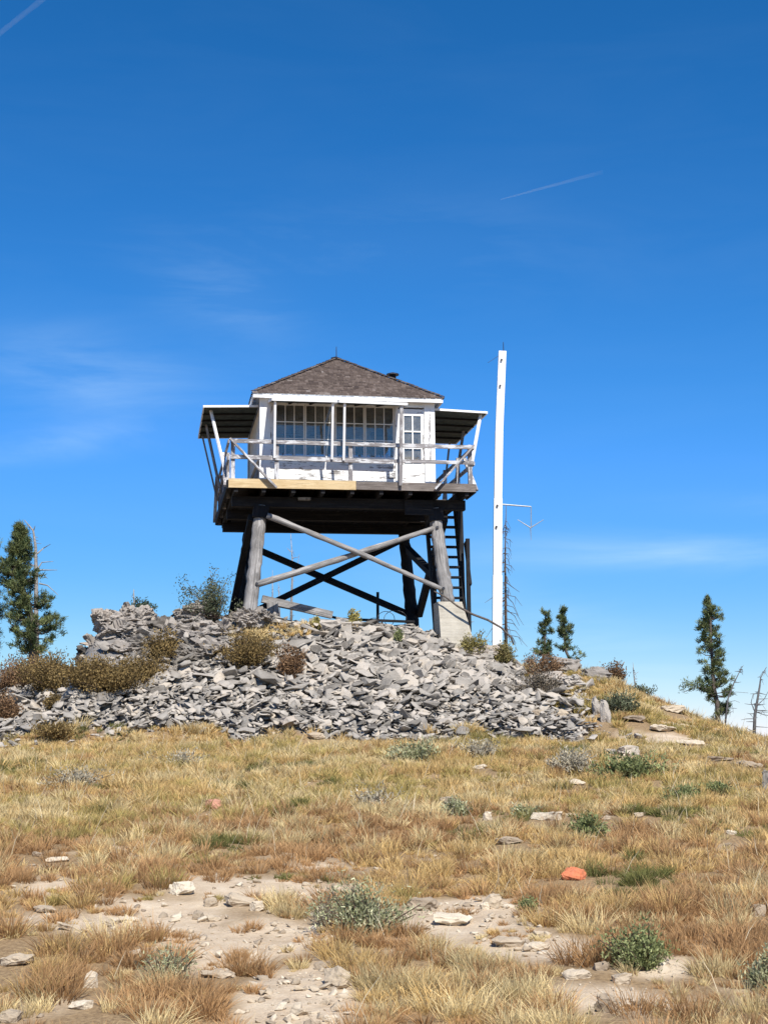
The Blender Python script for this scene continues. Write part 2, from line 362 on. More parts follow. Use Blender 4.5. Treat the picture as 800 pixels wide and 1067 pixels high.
def build_ground():
    def axis(segs):
        out = []
        for a, b, n in segs: out += list(np.linspace(a, b, n, endpoint=False))
        return np.array(out + [segs[-1][1]])
    xs = axis([(-6000, -600, 14), (-600, -60, 16), (-60, -14, 24), (-14, 14, 200), (14, 60, 24), (60, 600, 16), (600, 6000, 14)])
    ys = axis([(-3000, -100, 10), (-100, 4, 20), (4, 42, 270), (42, 80, 30), (80, 600, 22), (600, 9000, 20)])
    X, Y = np.meshgrid(xs, ys); Z = ground(X, Y)
    Z = np.where(talus_mask(X, Y) > .3, Z - .10, Z)
    V = np.stack([X, Y, Z], -1).reshape(-1, 3); nx, ny = len(xs), len(ys)
    i = np.arange(nx - 1); j = np.arange(ny - 1); I, J = np.meshgrid(i, j); a = (J * nx + I).ravel()
    F = np.stack([a, a + 1, a + 1 + nx, a + nx], -1)
    b = bare(V[:, 0], V[:, 1]); t = talus_mask(V[:, 0], V[:, 1])
    c = np.zeros((len(V), 3)); c[:, 0] = b; c[:, 1] = t
    m, nt, bs = mat_new('dry_soil'); geo = nt.nodes.new('ShaderNodeNewGeometry').outputs['Position']
    at_ = attr(nt, 'col'); sp = nt.nodes.new('ShaderNodeSeparateColor'); nt.links.new(at_, sp.inputs[0])
    n1 = noise(nt, geo, 3, 8, .65); n2 = noise(nt, geo, 30, 6, .7); n3 = noise(nt, geo, 120, 3, .6)
    soil = ramp(nt, n1, [(.3, (.43, .325, .215)), (.5, (.56, .44, .305)), (.7, (.66, .545, .395))])
    soil = mixc(nt, mrange(nt, n2, .5, .72, 0, .6), soil, (.66, .56, .43)); soil = mixc(nt, mrange(nt, n3, .54, .68, 0, .55), soil, (.24, .175, .12)); n5 = noise(nt, geo, 9, 5, .7); soil = mixc(nt, mrange(nt, n5, .58, .70, 0, .35), soil, (.34, .25, .17))
    thatch = ramp(nt, n2, [(.3, (.15, .095, .05)), (.7, (.40, .28, .15))])
    col = mixc(nt, mrange(nt, sp.outputs[0], .0, .45), thatch, soil)
    col = mixc(nt, sp.outputs[1], col, mixc(nt, n2, (.12, .11, .10), (.3, .28, .26)))
    nt.links.new(col, bs.inputs['Base Color']); bs.inputs['Roughness'].default_value = .97
    mx = nt.nodes.new('ShaderNodeMath'); mx.operation = 'ADD'; nt.links.new(n2, mx.inputs[0]); nt.links.new(n1, mx.inputs[1])
    bump(nt, bs, mx.outputs[0], .6, .035)
    me = np_mesh('ground', V, F, m, c, smooth=True)
    o = bpy.data.objects.new('ground', me); COL.objects.link(o); tag(o, kind='structure')
build_ground()
# ------------------------------------------------------------------ rocks
def hull_mesh(name, mat, seed, dims=(1, .7, .3), n=16, link=False):
    rr = random.Random(seed); bm = bmesh.new()
    for i in range(n):
        v = Vector((rr.uniform(-1, 1), rr.uniform(-1, 1), rr.uniform(-1, 1)))
        m = max(abs(v.x), abs(v.y), abs(v.z)); l = v.length
        v = v / (m * .6 + l * .4)
        bm.verts.new((v.x * dims[0] / 2, v.y * dims[1] / 2, v.z * dims[2] / 2))
    bmesh.ops.convex_hull(bm, input=bm.verts[:]); 
    bmesh.ops.delete(bm, geom=[v for v in bm.verts if not v.link_faces], context='VERTS')
    bmesh.ops.dissolve_limit(bm, angle_limit=R(9), verts=bm.verts[:], edges=bm.edges[:])
    bmesh.ops.bevel(bm, geom=bm.edges[:], offset=.007, segments=1, affect='EDGES', clamp_overlap=True)
    bmesh.ops.triangulate(bm, faces=bm.faces[:])
    me = bpy.data.meshes.new(name); bm.to_mesh(me); bm.free(); me.materials.append(mat); return me
def crag_mesh(name, mat, seed, dims, sub=3, amp=.10, n=18, strata=True):
    from mathutils import noise as mn
    rr = random.Random(seed); bm = bmesh.new()
    for i in range(n):
        v = Vector((rr.uniform(-1, 1), rr.uniform(-1, 1), rr.uniform(-1, 1))); m = max(abs(v.x), abs(v.y), abs(v.z)); v = v / (m * (.75 if strata else .3) + v.length * (.25 if strata else .7))
        bm.verts.new((v.x * dims[0] / 2, v.y * dims[1] / 2, v.z * dims[2] / 2))
    bmesh.ops.convex_hull(bm, input=bm.verts[:]); bmesh.ops.delete(bm, geom=[v for v in bm.verts if not v.link_faces], context='VERTS')
    bmesh.ops.triangulate(bm, faces=bm.faces[:])
    for k in range(sub): 
        bmesh.ops.subdivide_edges(bm, edges=bm.edges[:], cuts=1, use_grid_fill=True); bmesh.ops.triangulate(bm, faces=bm.faces[:])
    bm.normal_update(); off = Vector((seed * 3.1, seed * 1.7, 0)); s = max(dims)
    for v in bm.verts:
        q = Vector((v.co.x / s * 2.0, v.co.y / s * 2.0, v.co.z / s * (6 if strata else 2.5))) + off
        q2 = q + Vector((mn.noise(q * 2), mn.noise(q * 2 + Vector((5, 5, 5))), mn.noise(q * 2 + Vector((9, 1, 3))))) * .35
        c = mn.cell(q2 * 1.4) - .5; c2 = mn.cell(q2 * 3.1 + off) - .5; f = mn.fractal(q * 2.4, .8, 2.1, 4)
        v.co += v.normal * (c * .8 + c2 * .4 + f * .5) * amp * s
    me = bpy.data.meshes.new(name); bm.to_mesh(me); bm.free(); me.materials.append(mat); return me
SLABS = [hull_mesh('rock_slab', M['slab'], 100 + i, (1, random.Random(i).uniform(.55, .85), random.Random(i + 50).uniform(.12, .34)), 11 + i % 7) for i in range(16)]
def euler_random(tilt): return Euler((random.gauss(0, tilt), random.gauss(0, tilt), random.uniform(0, 6.283)))
def outcrop(x, t): return -7.9 < x < -3.7 - .2 * math.sin(t * 9) and t > (.42 if x < -6.6 else .54) + .08 * math.sin(x * 3.1)
_g = [(hit(px, py, 27, 36), w, hh) for px, py, w, hh in ((276, 664, 44, .9), (312, 656, 30, .6), (250, 668, 22, .7))]
GPATCH = [(g.x, w / FPX * g.y, g.y, hh) for g, w, hh in _g]
def build_talus():
    stones = []
    X0, X1 = -9.6, 5.6
    n = 25000; xs = RNG.uniform(X0, X1, n); ys = RNG.uniform(27.3, 36.5, n)
    tm = talus_mask(xs, ys); yc = np.interp(xs, CX, CY); yb = np.interp(xs, YBX, YB); t = (ys - yb) / (yc - yb)
    zz = ground(xs, ys); grad = (ground(xs, ys + .3, False) - ground(xs, ys - .3, False)) / .6
    for i in range(n):
        if RNG.random() > tm[i]: continue
        x, y = xs[i], ys[i]
        if t[i] > 1.12 and RNG.random() < .5: continue
        if outcrop(x, t[i]) and RNG.random() < (.97 if t[i] > .62 else .85): continue
        if any(((x - a) / b) ** 2 + ((y - c) / d) ** 2 < 1 for a, b, c, d in GPATCH) and RNG.random() < .8: continue
        big = .5 + .5 * vnoise(x * .9, y * .9)
        s = (.09 + .24 * RNG.random() ** 2.2) * (1.15 if t[i] > .35 else .9) * (1.3 if x > -2.5 and t[i] > .4 else 1.0) * (.75 + .5 * big)
        if RNG.random() < .06: s *= 1.7
        lay = RNG.uniform(-.12, .17); z = zz[i] + lay - (.02 if t[i] < .1 else 0)
        e = euler_random(.38).to_matrix(); slope = Matrix.Rotation(math.atan(min(grad[i], .9)) * .75, 3, 'X')
        stones.append((x, y, z, s, slope @ e, RNG.integers(len(SLABS)), lay, t[i]))
    stones.sort(key=lambda q: -(q[3] * (1 + 3 * q[6])))
    # keep the piers and legs clear of nothing: stones simply lean on them
    marks = [(-9.2, 'under the left pine'), (-7.9, 'near the left edge'), (-6.9, 'below the big brown bush'), (-5.9, 'below the outcrop'), (-5.0, 'below the small outcrop shrub'), (-4.1, 'left of the brown-olive shrub'), (-3.3, 'under the brown-olive shrub'), (-2.5, 'below the front left leg'),
             (-1.8, 'under the squared beam'), (-1.1, 'under the crossing braces'), (-.4, 'near the rear right leg'), (.3, 'below the rear right leg'), (1.0, 'just left of the pier'), (1.7, 'straight below the pier'), (2.3, 'just right of the pier'), (3.0, 'below the flagpole'), (3.8, 'below the young pines'), (4.6, 'beside the right grassy slope')]
    def region(x, t, s, k, tz):
        q = min(marks, key=lambda a: abs(a[0] - x))[1]; h = ['at the grassy foot', 'low', 'lower middle', 'middle', 'upper middle', 'high', 'on the rim'][max(0, min(6, int(t * 6.2)))]
        size = 'huge' if s > .5 else 'big' if s > .40 else 'medium' if s > .33 else 'small'
        return f"{size} {'tilted' if abs(tz) < .8 else 'level'} {('flat', 'blocky', 'wedge-shaped', 'pointed')[int(k) % 4]} grey rock, {h} in rubble {q}"
    lab = {}
    for i, (x, y, z, s, m, k, lay, t) in enumerate(stones[:290]): lab.setdefault(region(x, t, s, k, m[2][2]), []).append((x, i))
    final = {}
    for key, lst in lab.items():
        lst.sort()
        for j, (x, i) in enumerate(lst): final[i] = key if len(lst) == 1 else (('leftmost', 'rightmost') if len(lst) == 2 else ('leftmost', 'second', 'third', 'fourth', 'fifth', 'sixth', 'seventh', 'eighth'))[min(j, 7)] + ' ' + key
    for i, (x, y, z, s, m, k, lay, t) in enumerate(stones[:290]):
        o = bpy.data.objects.new('rock', SLABS[k]); COL.objects.link(o)
        o.matrix_world = Matrix.Translation((x, y, z)) @ (m.to_4x4() @ Matrix.Diagonal((s, s, s * random.uniform(.6, 1.1), 1)))
        tag(o, final[i], 'rock', 'grey slabs of the rubble slope')
    data = []
    for me in SLABS:
        v = np.empty(len(me.vertices) * 3, np.float32); me.vertices.foreach_get('co', v)
        f = np.empty(len(me.loops), np.int32); me.loops.foreach_get('vertex_index', f); data.append((v.reshape(-1, 3), f.reshape(-1, 3)))
    VV, FF, b = [], [], 0
    for (x, y, z, s, m, k, lay, t) in stones[290:]:
        v, f = data[k]; A = np.array(m) * s; w = v * np.array([1, 1, random.uniform(.6, 1.1)]); VV.append(w @ A.T + np.array([x, y, z])); FF.append(f + b); b += len(v)
    me = np_mesh('rubble', np.concatenate(VV), np.concatenate(FF), M['slab'])
    o = bpy.data.objects.new('rubble', me); COL.objects.link(o); tag(o, 'loose grey broken rock filling the slope under the tower', None, None, 'stuff')
build_talus()
def crag(px0, px1, py0, py1, Y, label, seed, depth=1.2, rx=0.0, mat='crag', amp=.085, name='boulder', group='craggy outcrop left of the tower', sub=3):
    a = at(px0, py1, Y); b = at(px1, py0, Y); w = abs(b.x - a.x); h = abs(b.z - a.z)
    me = crag_mesh(name, M[mat], seed, (w * 1.12, depth, h * 1.15), sub, amp)
    o = bpy.data.objects.new(name, me); COL.objects.link(o); o.location = ((a.x + b.x) / 2, Y + depth * .25, (a.z + b.z) / 2); o.rotation_euler = (rx, random.uniform(-.06, .06), random.uniform(-.2, .2))
    tag(o, label, 'boulder', group); return o
for args in [
    (94, 122, 634, 664, 33.2, 'small grey boulder at the left top corner of the outcrop', 3, .9),
    (112, 156, 628, 668, 33.3, 'large rounded grey boulder crowning the outcrop under the small dead stem', 4, 1.3),
    (86, 140, 660, 702, 32.9, 'layered pale rock face on the left edge of the outcrop', 5, 1.6),
    (172, 226, 629, 656, 33.6, 'pale knobbly boulder on the outcrop left of the grey-green bush', 6, 1.2),
    (146, 184, 644, 672, 33.4, 'dark cracked rock in the notch between the two outcrop tops', 7, 1.3),
    (128, 170, 660, 690, 32.6, 'pinkish smooth slab set into the face of the outcrop', 8, 1.2),
    (176, 238, 646, 672, 33.1, 'dark flat slab under the pale knobbly boulder', 9, 1.4),
    (166, 216, 672, 700, 32.3, 'grey block below the brown shrub on the outcrop', 10, 1.1),
    (120, 168, 684, 716, 32.0, 'grey broken block behind the big brown bush', 11, 1.1),
    (216, 262, 662, 692, 32.4, 'tan weathered block left of the brown shrub on the rubble', 12, 1.1),
    (232, 286, 636, 660, 33.9, 'tan rock at the foot of the front left leg', 13, 1.0),
    (80, 106, 676, 712, 33.4, 'steep dark rock at the left foot of the outcrop', 14, 1.0),
    (90, 158, 634, 706, 33.7, 'massive cracked rock face forming the left half of the outcrop', 51, 1.7),
    (150, 212, 648, 706, 33.3, 'broad rock mass behind the small outcrop shrub', 52, 1.7),
    (200, 256, 650, 694, 33.3, 'rock mass between the outcrop shrub and the front left leg', 53, 1.5),
    (84, 114, 694, 722, 32.2, 'dark ledge at the lower left corner of the outcrop', 45, 1.0),
    (150, 196, 694, 718, 31.6, 'broad low grey ledge under the outcrop', 46, 1.1),
    (196, 240, 668, 690, 32.2, 'cracked grey ledge left of the tan weathered block', 47, 1.1),
    (244, 284, 634, 654, 33.45, 'tan boulder in front of the front left leg', 48, .7),
    (140, 176, 668, 692, 32.3, 'grey cracked block left of the small outcrop shrub', 41, 1.2),
    (178, 212, 664, 690, 32.4, 'blocky grey rock right of the small outcrop shrub', 42, 1.2),
    (110, 150, 672, 700, 32.5, 'grey ledge just above the big brown bush', 43, 1.3),
    (222, 250, 648, 668, 33.3, 'small pale block by the roots of the grey-green bush', 44, .9),
    (98, 140, 646, 672, 33.0, 'pale ledge under the two left top boulders of the outcrop', 15, 1.3),
    (138, 176, 690, 712, 31.6, 'low grey block at the foot of the outcrop right of the big brown bush', 16, 1.0),
    (206, 246, 664, 684, 32.9, 'small dark block under the dark flat slab of the outcrop', 17, .9),
    (196, 226, 690, 708, 31.8, 'small grey block low on the outcrop left of the brown-olive shrub', 18, .8)]: crag(*args, amp=.11, sub=4)
for args in [
    (478, 530, 672, 694, 33.9, 'tan block on the rim between pier and flagpole', 21, .8, 0, 'crag', .06, 'boulder', 'blocks on the right rim of the rubble'),
    (548, 596, 700, 716, 33.2, 'pinkish grey slab below the two young pines', 22, .8, .1, 'crag', .05, 'boulder', 'blocks on the right rim of the rubble'),
    (574, 606, 684, 702, 33.9, 'pale broken block just right of the two young pines', 23, .7, 0, 'crag', .06, 'boulder', 'blocks on the right rim of the rubble'),
    (604, 636, 696, 712, 33.2, 'pinkish slab on the right shoulder beside the reddish shrub', 24, .7, .15, 'crag', .05, 'boulder', 'blocks on the right rim of the rubble'),
    (586, 612, 704, 720, 32.6, 'dark cracked block between the two pinkish slabs', 25, .6, 0, 'slab', .06, 'boulder', 'blocks on the right rim of the rubble')]: crag(*args)
for (px, py, wpx, hpx, dt, lab, mt) in [
    (300, 758, 26, 15, .5, 'rounded pinkish-grey boulder low in the rubble above the grass', 'crag'),
    (345, 652, 30, 20, .3, 'large pale slab at the top of the rubble under the logs', 'slab'),
    (508, 693, 22, 18, .3, 'upright square slab in the rubble right of the pier', 'slab')]:
    p = hit(px, py); s = 1 / FPX * p.y
    me = crag_mesh('boulder', M[mt], int(px), (wpx * s, dt * 1.2, hpx * s), 2, .05, strata=False); o = bpy.data.objects.new('boulder', me); COL.objects.link(o)
    o.location = (p.x, p.y - .05, p.z + .12); tag(o, lab, 'boulder')
# ------------------------------------------------------------------ lookout tower
DK = 1.6 + 6.237          # deck top height in the world
BASE = 4.85
TW = empty('lookout_tower', (-1.202, 36.377, BASE), R(9.355))
tag(TW, 'white fire lookout cabin with shingled roof on braced log legs above the rubble', 'lookout tower')
ZD = DK - BASE
H = 2.135
def T(u, v, z): return Vector((u, v, z + ZD))
UL, UR, VF, VR = -2.93, 2.97, -2.84, 2.95
def tb(u0, u1, v0, v1, z0, z1, mb=None):
    mb = mb or MB(); return mb.box(u0, u1, v0, v1, z0 + ZD, z1 + ZD)
def build_deck():
    mb = MB(); v = VF + .05; k = 0
    # boards run left to right; a stair hatch stays open on the right catwalk
    while v < VR - .02:
        e = min(v + .142, VR)
        if -1.75 < v < -.65:
            mb.beam(T(UL + .02, (v + e) / 2, -.025), T(2.2, (v + e) / 2, -.025), e - v - .006, .05)
        else:
            mb.beam(T(UL + .02, (v + e) / 2, -.025), T(UR - random.uniform(0, .03), (v + e) / 2, -.025), e - v - .006, .05)
        v = e
    mb.build('deck_floor', M['deck_wood'], TW)
    MB().beam(T(UL, VF, -.105), T(.08, VF, -.105), .045, .215).build('deck_fascia', M['new_wood'], TW)['label'] = 'new yellowish fascia board on the front left'
    MB().beam(T(.085, VF - .004, -.11), T(UR + .02, VF - .004, -.115), .05, .19).build('deck_fascia', M['deck_wood'], TW)['label'] = 'weathered grey fascia board on the front right'
    MB().beam(T(UL - .02, VF + .04, -.12), T(UL - .02, VR, -.12), .045, .2).build('deck_fascia', M['dark_wood'], TW)
    MB().beam(T(UR + .02, -.6, -.12), T(UR + .02, VR, -.12), .045, .2).build('deck_fascia', M['dark_wood'], TW)
    MB().beam(T(UR + .02, VF + .04, -.12), T(UR + .02, -1.8, -.12), .045, .2).build('deck_fascia', M['dark_wood'], TW)
    MB().beam(T(UL, VR + .03, -.12), T(UR, VR + .03, -.12), .045, .2).build('deck_fascia', M['dark_wood'], TW)
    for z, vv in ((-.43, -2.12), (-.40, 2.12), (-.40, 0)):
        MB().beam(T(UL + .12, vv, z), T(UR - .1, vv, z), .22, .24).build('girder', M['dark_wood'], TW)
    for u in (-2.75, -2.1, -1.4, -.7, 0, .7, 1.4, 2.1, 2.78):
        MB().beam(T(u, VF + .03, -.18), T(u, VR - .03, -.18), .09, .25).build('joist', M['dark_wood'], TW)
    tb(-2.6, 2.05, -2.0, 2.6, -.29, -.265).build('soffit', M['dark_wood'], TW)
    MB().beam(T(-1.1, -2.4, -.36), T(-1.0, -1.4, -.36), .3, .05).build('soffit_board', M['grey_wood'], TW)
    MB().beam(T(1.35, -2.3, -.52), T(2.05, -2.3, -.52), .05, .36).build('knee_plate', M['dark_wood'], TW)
build_deck()
def leg_pt(su, sv, z):
    s = 2.17 + (z + 1.1) * (2.17 - 2.356) / 1.73; return T(su * s, sv * s, z)
def build_legs():
    for su, sv, zb in ((-1, -1, -3.3), (1, -1, -2.84), (-1, 1, -3.3), (1, 1, -3.3)):
        n = 24; pts = [leg_pt(su, sv, -.52 + (zb + .52) * i / n) for i in range(n + 1)]
        MB().tube(pts, [(.15 + .018 * i / n) * (1 + .05 * math.sin(i * 1.9 + su) + random.uniform(-.03, .03)) for i in range(n + 1)], 16, .07).build('leg', M['grey_wood'] if sv < 0 else M['dark_wood'], TW, True)  # rear legs get the dark wood: deck shade put into their colour
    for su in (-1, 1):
        MB().beam(leg_pt(su, -1, -.84), leg_pt(su, -1, -.55), .36, .36, (0, 1, 0)).build('shade_cap_block', M['dark_wood'], TW)  # added dark block, partly standing for the deck's shadow on the leg top
    def pier(su, sv, ztop, h, w0, w1):
        c = leg_pt(su, sv, ztop); b = bmesh.new(); mb = MB()
        d = Vector((su * .12 * h, sv * .12 * h, -h)); vs = []
        L = 6
        for i in range(L + 1):
            t = i / L; w = w0 + (w1 - w0) * t; q = c + d * t
            for sx, sy in ((-1, -1), (1, -1), (1, 1), (-1, 1)): vs.append(q + Vector((sx * w / 2 + random.uniform(-.006, .006), sy * w / 2 + random.uniform(-.006, .006), 0)))
        fs = [(3, 2, 1, 0), tuple(L * 4 + k for k in range(4))][:1]
        fs = [(0, 1, 2, 3)] + [(i * 4 + k, (i + 1) * 4 + k, (i + 1) * 4 + (k + 1) % 4, i * 4 + (k + 1) % 4) for i in range(L) for k in range(4)]
        mb.add(vs, fs); return mb.build('concrete_pier', M['concrete'], TW)
    pier(1, -1, -2.84, 1.35, .58, .88)
    pier(-1, 1, -3.28, .8, .55, .8); pier(1, 1, -3.28, .8, .55, .8)
build_legs()
def brace(a, b, r, dark=False, square=False, name='brace'):
    mb = MB()
    if square: mb.beam(a, b, .16, .17, (0, 1, 0))
    else:
        n = 18; sg = random.choice((-1, 1)); mb.tube([a.lerp(b, i / n) + Vector((0, 0, sg * .025 * math.sin(math.pi * i / n) + random.uniform(-.004, .004))) for i in range(n + 1)], [r * (1.08 - .3 * i / n) * random.uniform(.93, 1.07) for i in range(n + 1)], 10, .08)
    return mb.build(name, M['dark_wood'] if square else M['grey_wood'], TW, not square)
def off(p, du=0, dv=0): return p + Vector((du, dv, 0))
# front X
brace(off(leg_pt(-1, -1, -.78), .15, -.22), off(leg_pt(1, -1, -2.55), -.1, -.22), .068, square=False)
brace(off(leg_pt(-1, -1, -2.45), .05, -.06), off(leg_pt(1, -1, -.98), -.0, -.06), .078)
# rear X
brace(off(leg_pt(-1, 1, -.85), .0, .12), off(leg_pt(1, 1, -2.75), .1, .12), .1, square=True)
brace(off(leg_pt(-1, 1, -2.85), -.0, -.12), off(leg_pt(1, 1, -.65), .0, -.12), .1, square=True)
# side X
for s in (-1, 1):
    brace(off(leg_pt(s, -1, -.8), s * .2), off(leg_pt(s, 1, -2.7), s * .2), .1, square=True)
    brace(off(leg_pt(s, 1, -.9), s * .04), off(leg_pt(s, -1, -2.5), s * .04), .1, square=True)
for p in (off(leg_pt(-1, -1, -.83), .19, -.30), off(leg_pt(1, -1, -2.52), -.12, -.29), off(leg_pt(-1, -1, -2.43), .08, -.15), off(leg_pt(1, -1, -1.0), -.02, -.15)):
    MB().tube([p, p + Vector((0, -.035, 0))], .035, 8).build('bolt', M['metal'], TW)
def build_stairs():
    u0, u1 = 2.16, 2.92; top = (-.75, -.12); bot = (-1.75, -3.3)
    st = empty('staircase', (0, 0, 0)); st.parent = TW
    for u in (u0, u1):
        MB().beam(T(u, bot[0], bot[1]), T(u, top[0], top[1]), .06, .24, (0, 1, 0)).build('stringer', M['dark_wood'], st)
    n = 12
    for i in range(n):
        t = (i + .5) / n; v = bot[0] + (top[0] - bot[0]) * t; z = bot[1] + (top[1] - bot[1]) * t
        MB().beam(T(u0 + .03, v, z), T(u1 - .03, v, z), .22, .045).build('tread', M['dark_wood'], st)
    for u in (u0 - .02, u1 + .07):
        MB().beam(T(u, bot[0] - .1, bot[1] - .2), T(u, bot[0] - .1, -1.9 if u < 2.5 else -1.2), .09, .09).build('handrail_post', M['dark_wood'], st)
    MB().beam(T(u1 + .12, -1.85, -2.35), T(u1 + .08, -1.55, -1.25), .05, .16, (0, 1, 0)).build('handrail', M['dark_wood'], st)
    MB().beam(T(u1 + .03, -1.2, -.3), T(u1 + .05, -1.25, -3.2), .13, .12).build('stair_post', M['dark_wood'], st)
build_stairs()
# ---- cab
def window(frame_mb, glass_mb, axis, c0, c1, z0, z1, w, cols, rows, groups=1, face=1):
    """one window: axis 'u' lies in a wall of constant v=w; 'v' in a wall of constant u=w"""
    def bx(a0, a1, z0_, z1_, t0, t1, mb):
        if axis == 'u': tb(a0, a1, min(w + t0 * face, w + t1 * face), max(w + t0 * face, w + t1 * face), z0_, z1_, mb)
        else: tb(min(w + t0 * face, w + t1 * face), max(w + t0 * face, w + t1 * face), a0, a1, z0_, z1_, mb)
    f = .03
    bx(c0, c0 + f, z0, z1, -.03, .02, frame_mb); bx(c1 - f, c1, z0, z1, -.03, .02, frame_mb)
    bx(c0 + f, c1 - f, z0, z0 + f, -.03, .02, frame_mb); bx(c0 + f, c1 - f, z1 - f, z1, -.03, .02, frame_mb)
    for i in range(1, cols):
        x = c0 + f + (c1 - c0 - 2 * f) * i / cols; bx(x - .011, x + .011, z0 + f, z1 - f, -.02, .012, frame_mb)
    for j in range(1, rows):
        z = z0 + f + (z1 - z0 - 2 * f) * j / rows; bx(c0 + f, c1 - f, z - .011, z + .011, -.018, .010, frame_mb)
    bx(c0 + f, c1 - f, z0 + f, z1 - f, -.008, -.003, glass_mb)
ZS, ZT, ZE = .71, 1.97, 2.2          # sill, window head, wall plate
def wall_side(axis, w, face, openings, door=None, name='wall', mat='white_wood'):
    """siding wall with real openings; face = outward sign"""
    mb = MB(); segs = []
    def bx(a0, a1, z0, z1, t0, t1, m=None):
        m = m or mb; lo, hi = min(w + t0 * face, w + t1 * face), max(w + t0 * face, w + t1 * face)
        if axis == 'u': tb(a0, a1, lo, hi, z0, z1, m)
        else: tb(lo, hi, a0, a1, z0, z1, m)
    end = H - .0
    a = -end if axis == 'u' else -end + .1; b = end if axis == 'u' else end - .1
    # lower siding boards
    z = 0.0; lim = [(a, b)] if not door else [(a, door[0]), (door[1], b)]
    while z < ZS - .05:
        h = min(.135, ZS - .05 - z)
        for (p, q) in lim:
            if q - p > .02: bx(p, q, z, z + h - .006, -.1, random.uniform(-.004, .004))
        z += h
    for (p, q) in lim:
        if q - p > .02: bx(p, q, 0, ZS - .05, -.12, -.012)
    bx(a, b, ZT + .04, ZE, -.12, 0)
    edges = sorted([a, b] + [e for o in openings for e in o[:2]] + (list(door[:2]) if door else []))
    for i in range(0, len(edges), 2):
        if edges[i + 1] - edges[i] > .01: bx(edges[i], edges[i + 1], ZS - .05, ZT + .04, -.12, 0)
    o = mb.build(name, M[mat], TW)
    fr = MB()
    for (p, q, n) in openings:
        bx(p - .04, q + .04, ZS - .05, ZS, -.12, .05, fr)                       # sill
    fr.build('sill', M['white_clean'], TW)
    for (p, q, n) in openings:
        wd = (q - p) / n
        for k in range(n):
            fm, gm = MB(), MB(); window(fm, gm, axis, p + wd * k + .006, p + wd * (k + 1) - .006, ZS, ZT + .04, w - .03 * face, 3, 3, face=face)
            wnd = fm.build('window', M['white_clean'], TW); gm.build('pane', M['glass'], wnd)
    return o
wall_side('u', -H, -1, [(-1.79, 1.15, 4)], (1.24, 1.98))
wall_side('u', H, 1, [(-1.8, 1.8, 4)])
wall_side('v', -H, -1, [(-1.75, 1.75, 4)], mat='grey_wood')  # left wall: weathered grey, with the shade of that side in its colour
wall_side('v', H, 1, [(-1.75, 1.75, 4)])
def build_door():
    d = MB(); w = -H
    tb(1.24, 1.98, w + .03, w + .07, 0.02, .56, d); tb(1.24, 1.36, w + .03, w + .07, .56, 1.97, d); tb(1.84, 1.98, w + .03, w + .07, .56, 1.97, d); tb(1.36, 1.84, w + .03, w + .07, 1.83, 1.97, d)
    do = d.build('door', M['white_wood'], TW)
    fm, gm = MB(), MB(); window(fm, gm, 'u', 1.36, 1.84, .56, 1.83, w + .045, 2, 3, face=-1)
    # heavier bars than the sashes
    tb(1.585, 1.615, w + .012, w + .03, .6, 1.79, fm)
    for z in (.985, 1.405): tb(1.4, 1.8, w + .010, w + .027, z - .016, z + .016, fm)
    fm.build('window', M['white_clean'], do); gm.build('pane', M['glass'], do)
    t = MB(); tb(1.16, 1.24, w - .025, w + .05, 0, 2.0, t); tb(1.98, 2.05, w - .022, w + .05, 0, 2.0, t); t.build('door_frame', M['white_wood'], TW)
    k = MB(); tb(1.27, 1.30, w - .03, w + .03, .88, .92, k); k.build('handle', M['metal'], do)
build_door()
for su in (-1, 1):
    for sv in (-1, 1):
        mb = MB(); a = su * (H - .06); b = sv * (H - .06)
        tb(a - .12, a + .12, b - .12, b + .12, 0, ZE, mb) if False else tb(min(su * (H + .018), su * (H - .24)), max(su * (H + .018), su * (H - .24)), min(sv * (H + .018), sv * (H - .02)), max(sv * (H + .018), sv * (H - .02)), 0.002, ZE, mb)
        tb(min(su * (H + .02), su * (H - .02)), max(su * (H + .02), su * (H - .02)), min(sv * (H - .021), sv * (H - .16)), max(sv * (H - .021), sv * (H - .16)), 0.002, ZE, mb)
        mb.build('corner_board', M['white_clean'], TW)
# inside
tb(-H + .13, H - .13, -H + .13, H - .13, ZE - .03, ZE, None).build('inner_ceiling', M['interior'], TW)
tb(-H + .13, H - .13, -H + .13, H - .13, 0.003, .02, None).build('inner_floor', M['interior'], TW)
def build_inside():
    mb = MB(); tb(-.5, .5, -.3, .3, 0.7, .78, mb); tb(-.45, .45, -.25, .25, .02, .7, mb); mb.build('map_table', M['interior'], TW)
    mb = MB(); tb(-2.0, -1.3, -.9, 1.0, .45, .5, mb); tb(-1.98, -1.92, -.88, .98, .02, .9, mb); tb(-1.36, -1.32, -.88, -.82, .02, .45, mb); mb.build('bunk', M['interior'], TW)
    mb = MB(); tb(.9, 1.5, 1.2, 1.8, .02, .85, mb); mb.build('stove', M['metal'], TW)
    MB().tube([T(1.2, 1.5, .85), T(1.2, 1.5, 2.15)], .07, 12).build('stovepipe', M['metal'], TW, True)
build_inside()
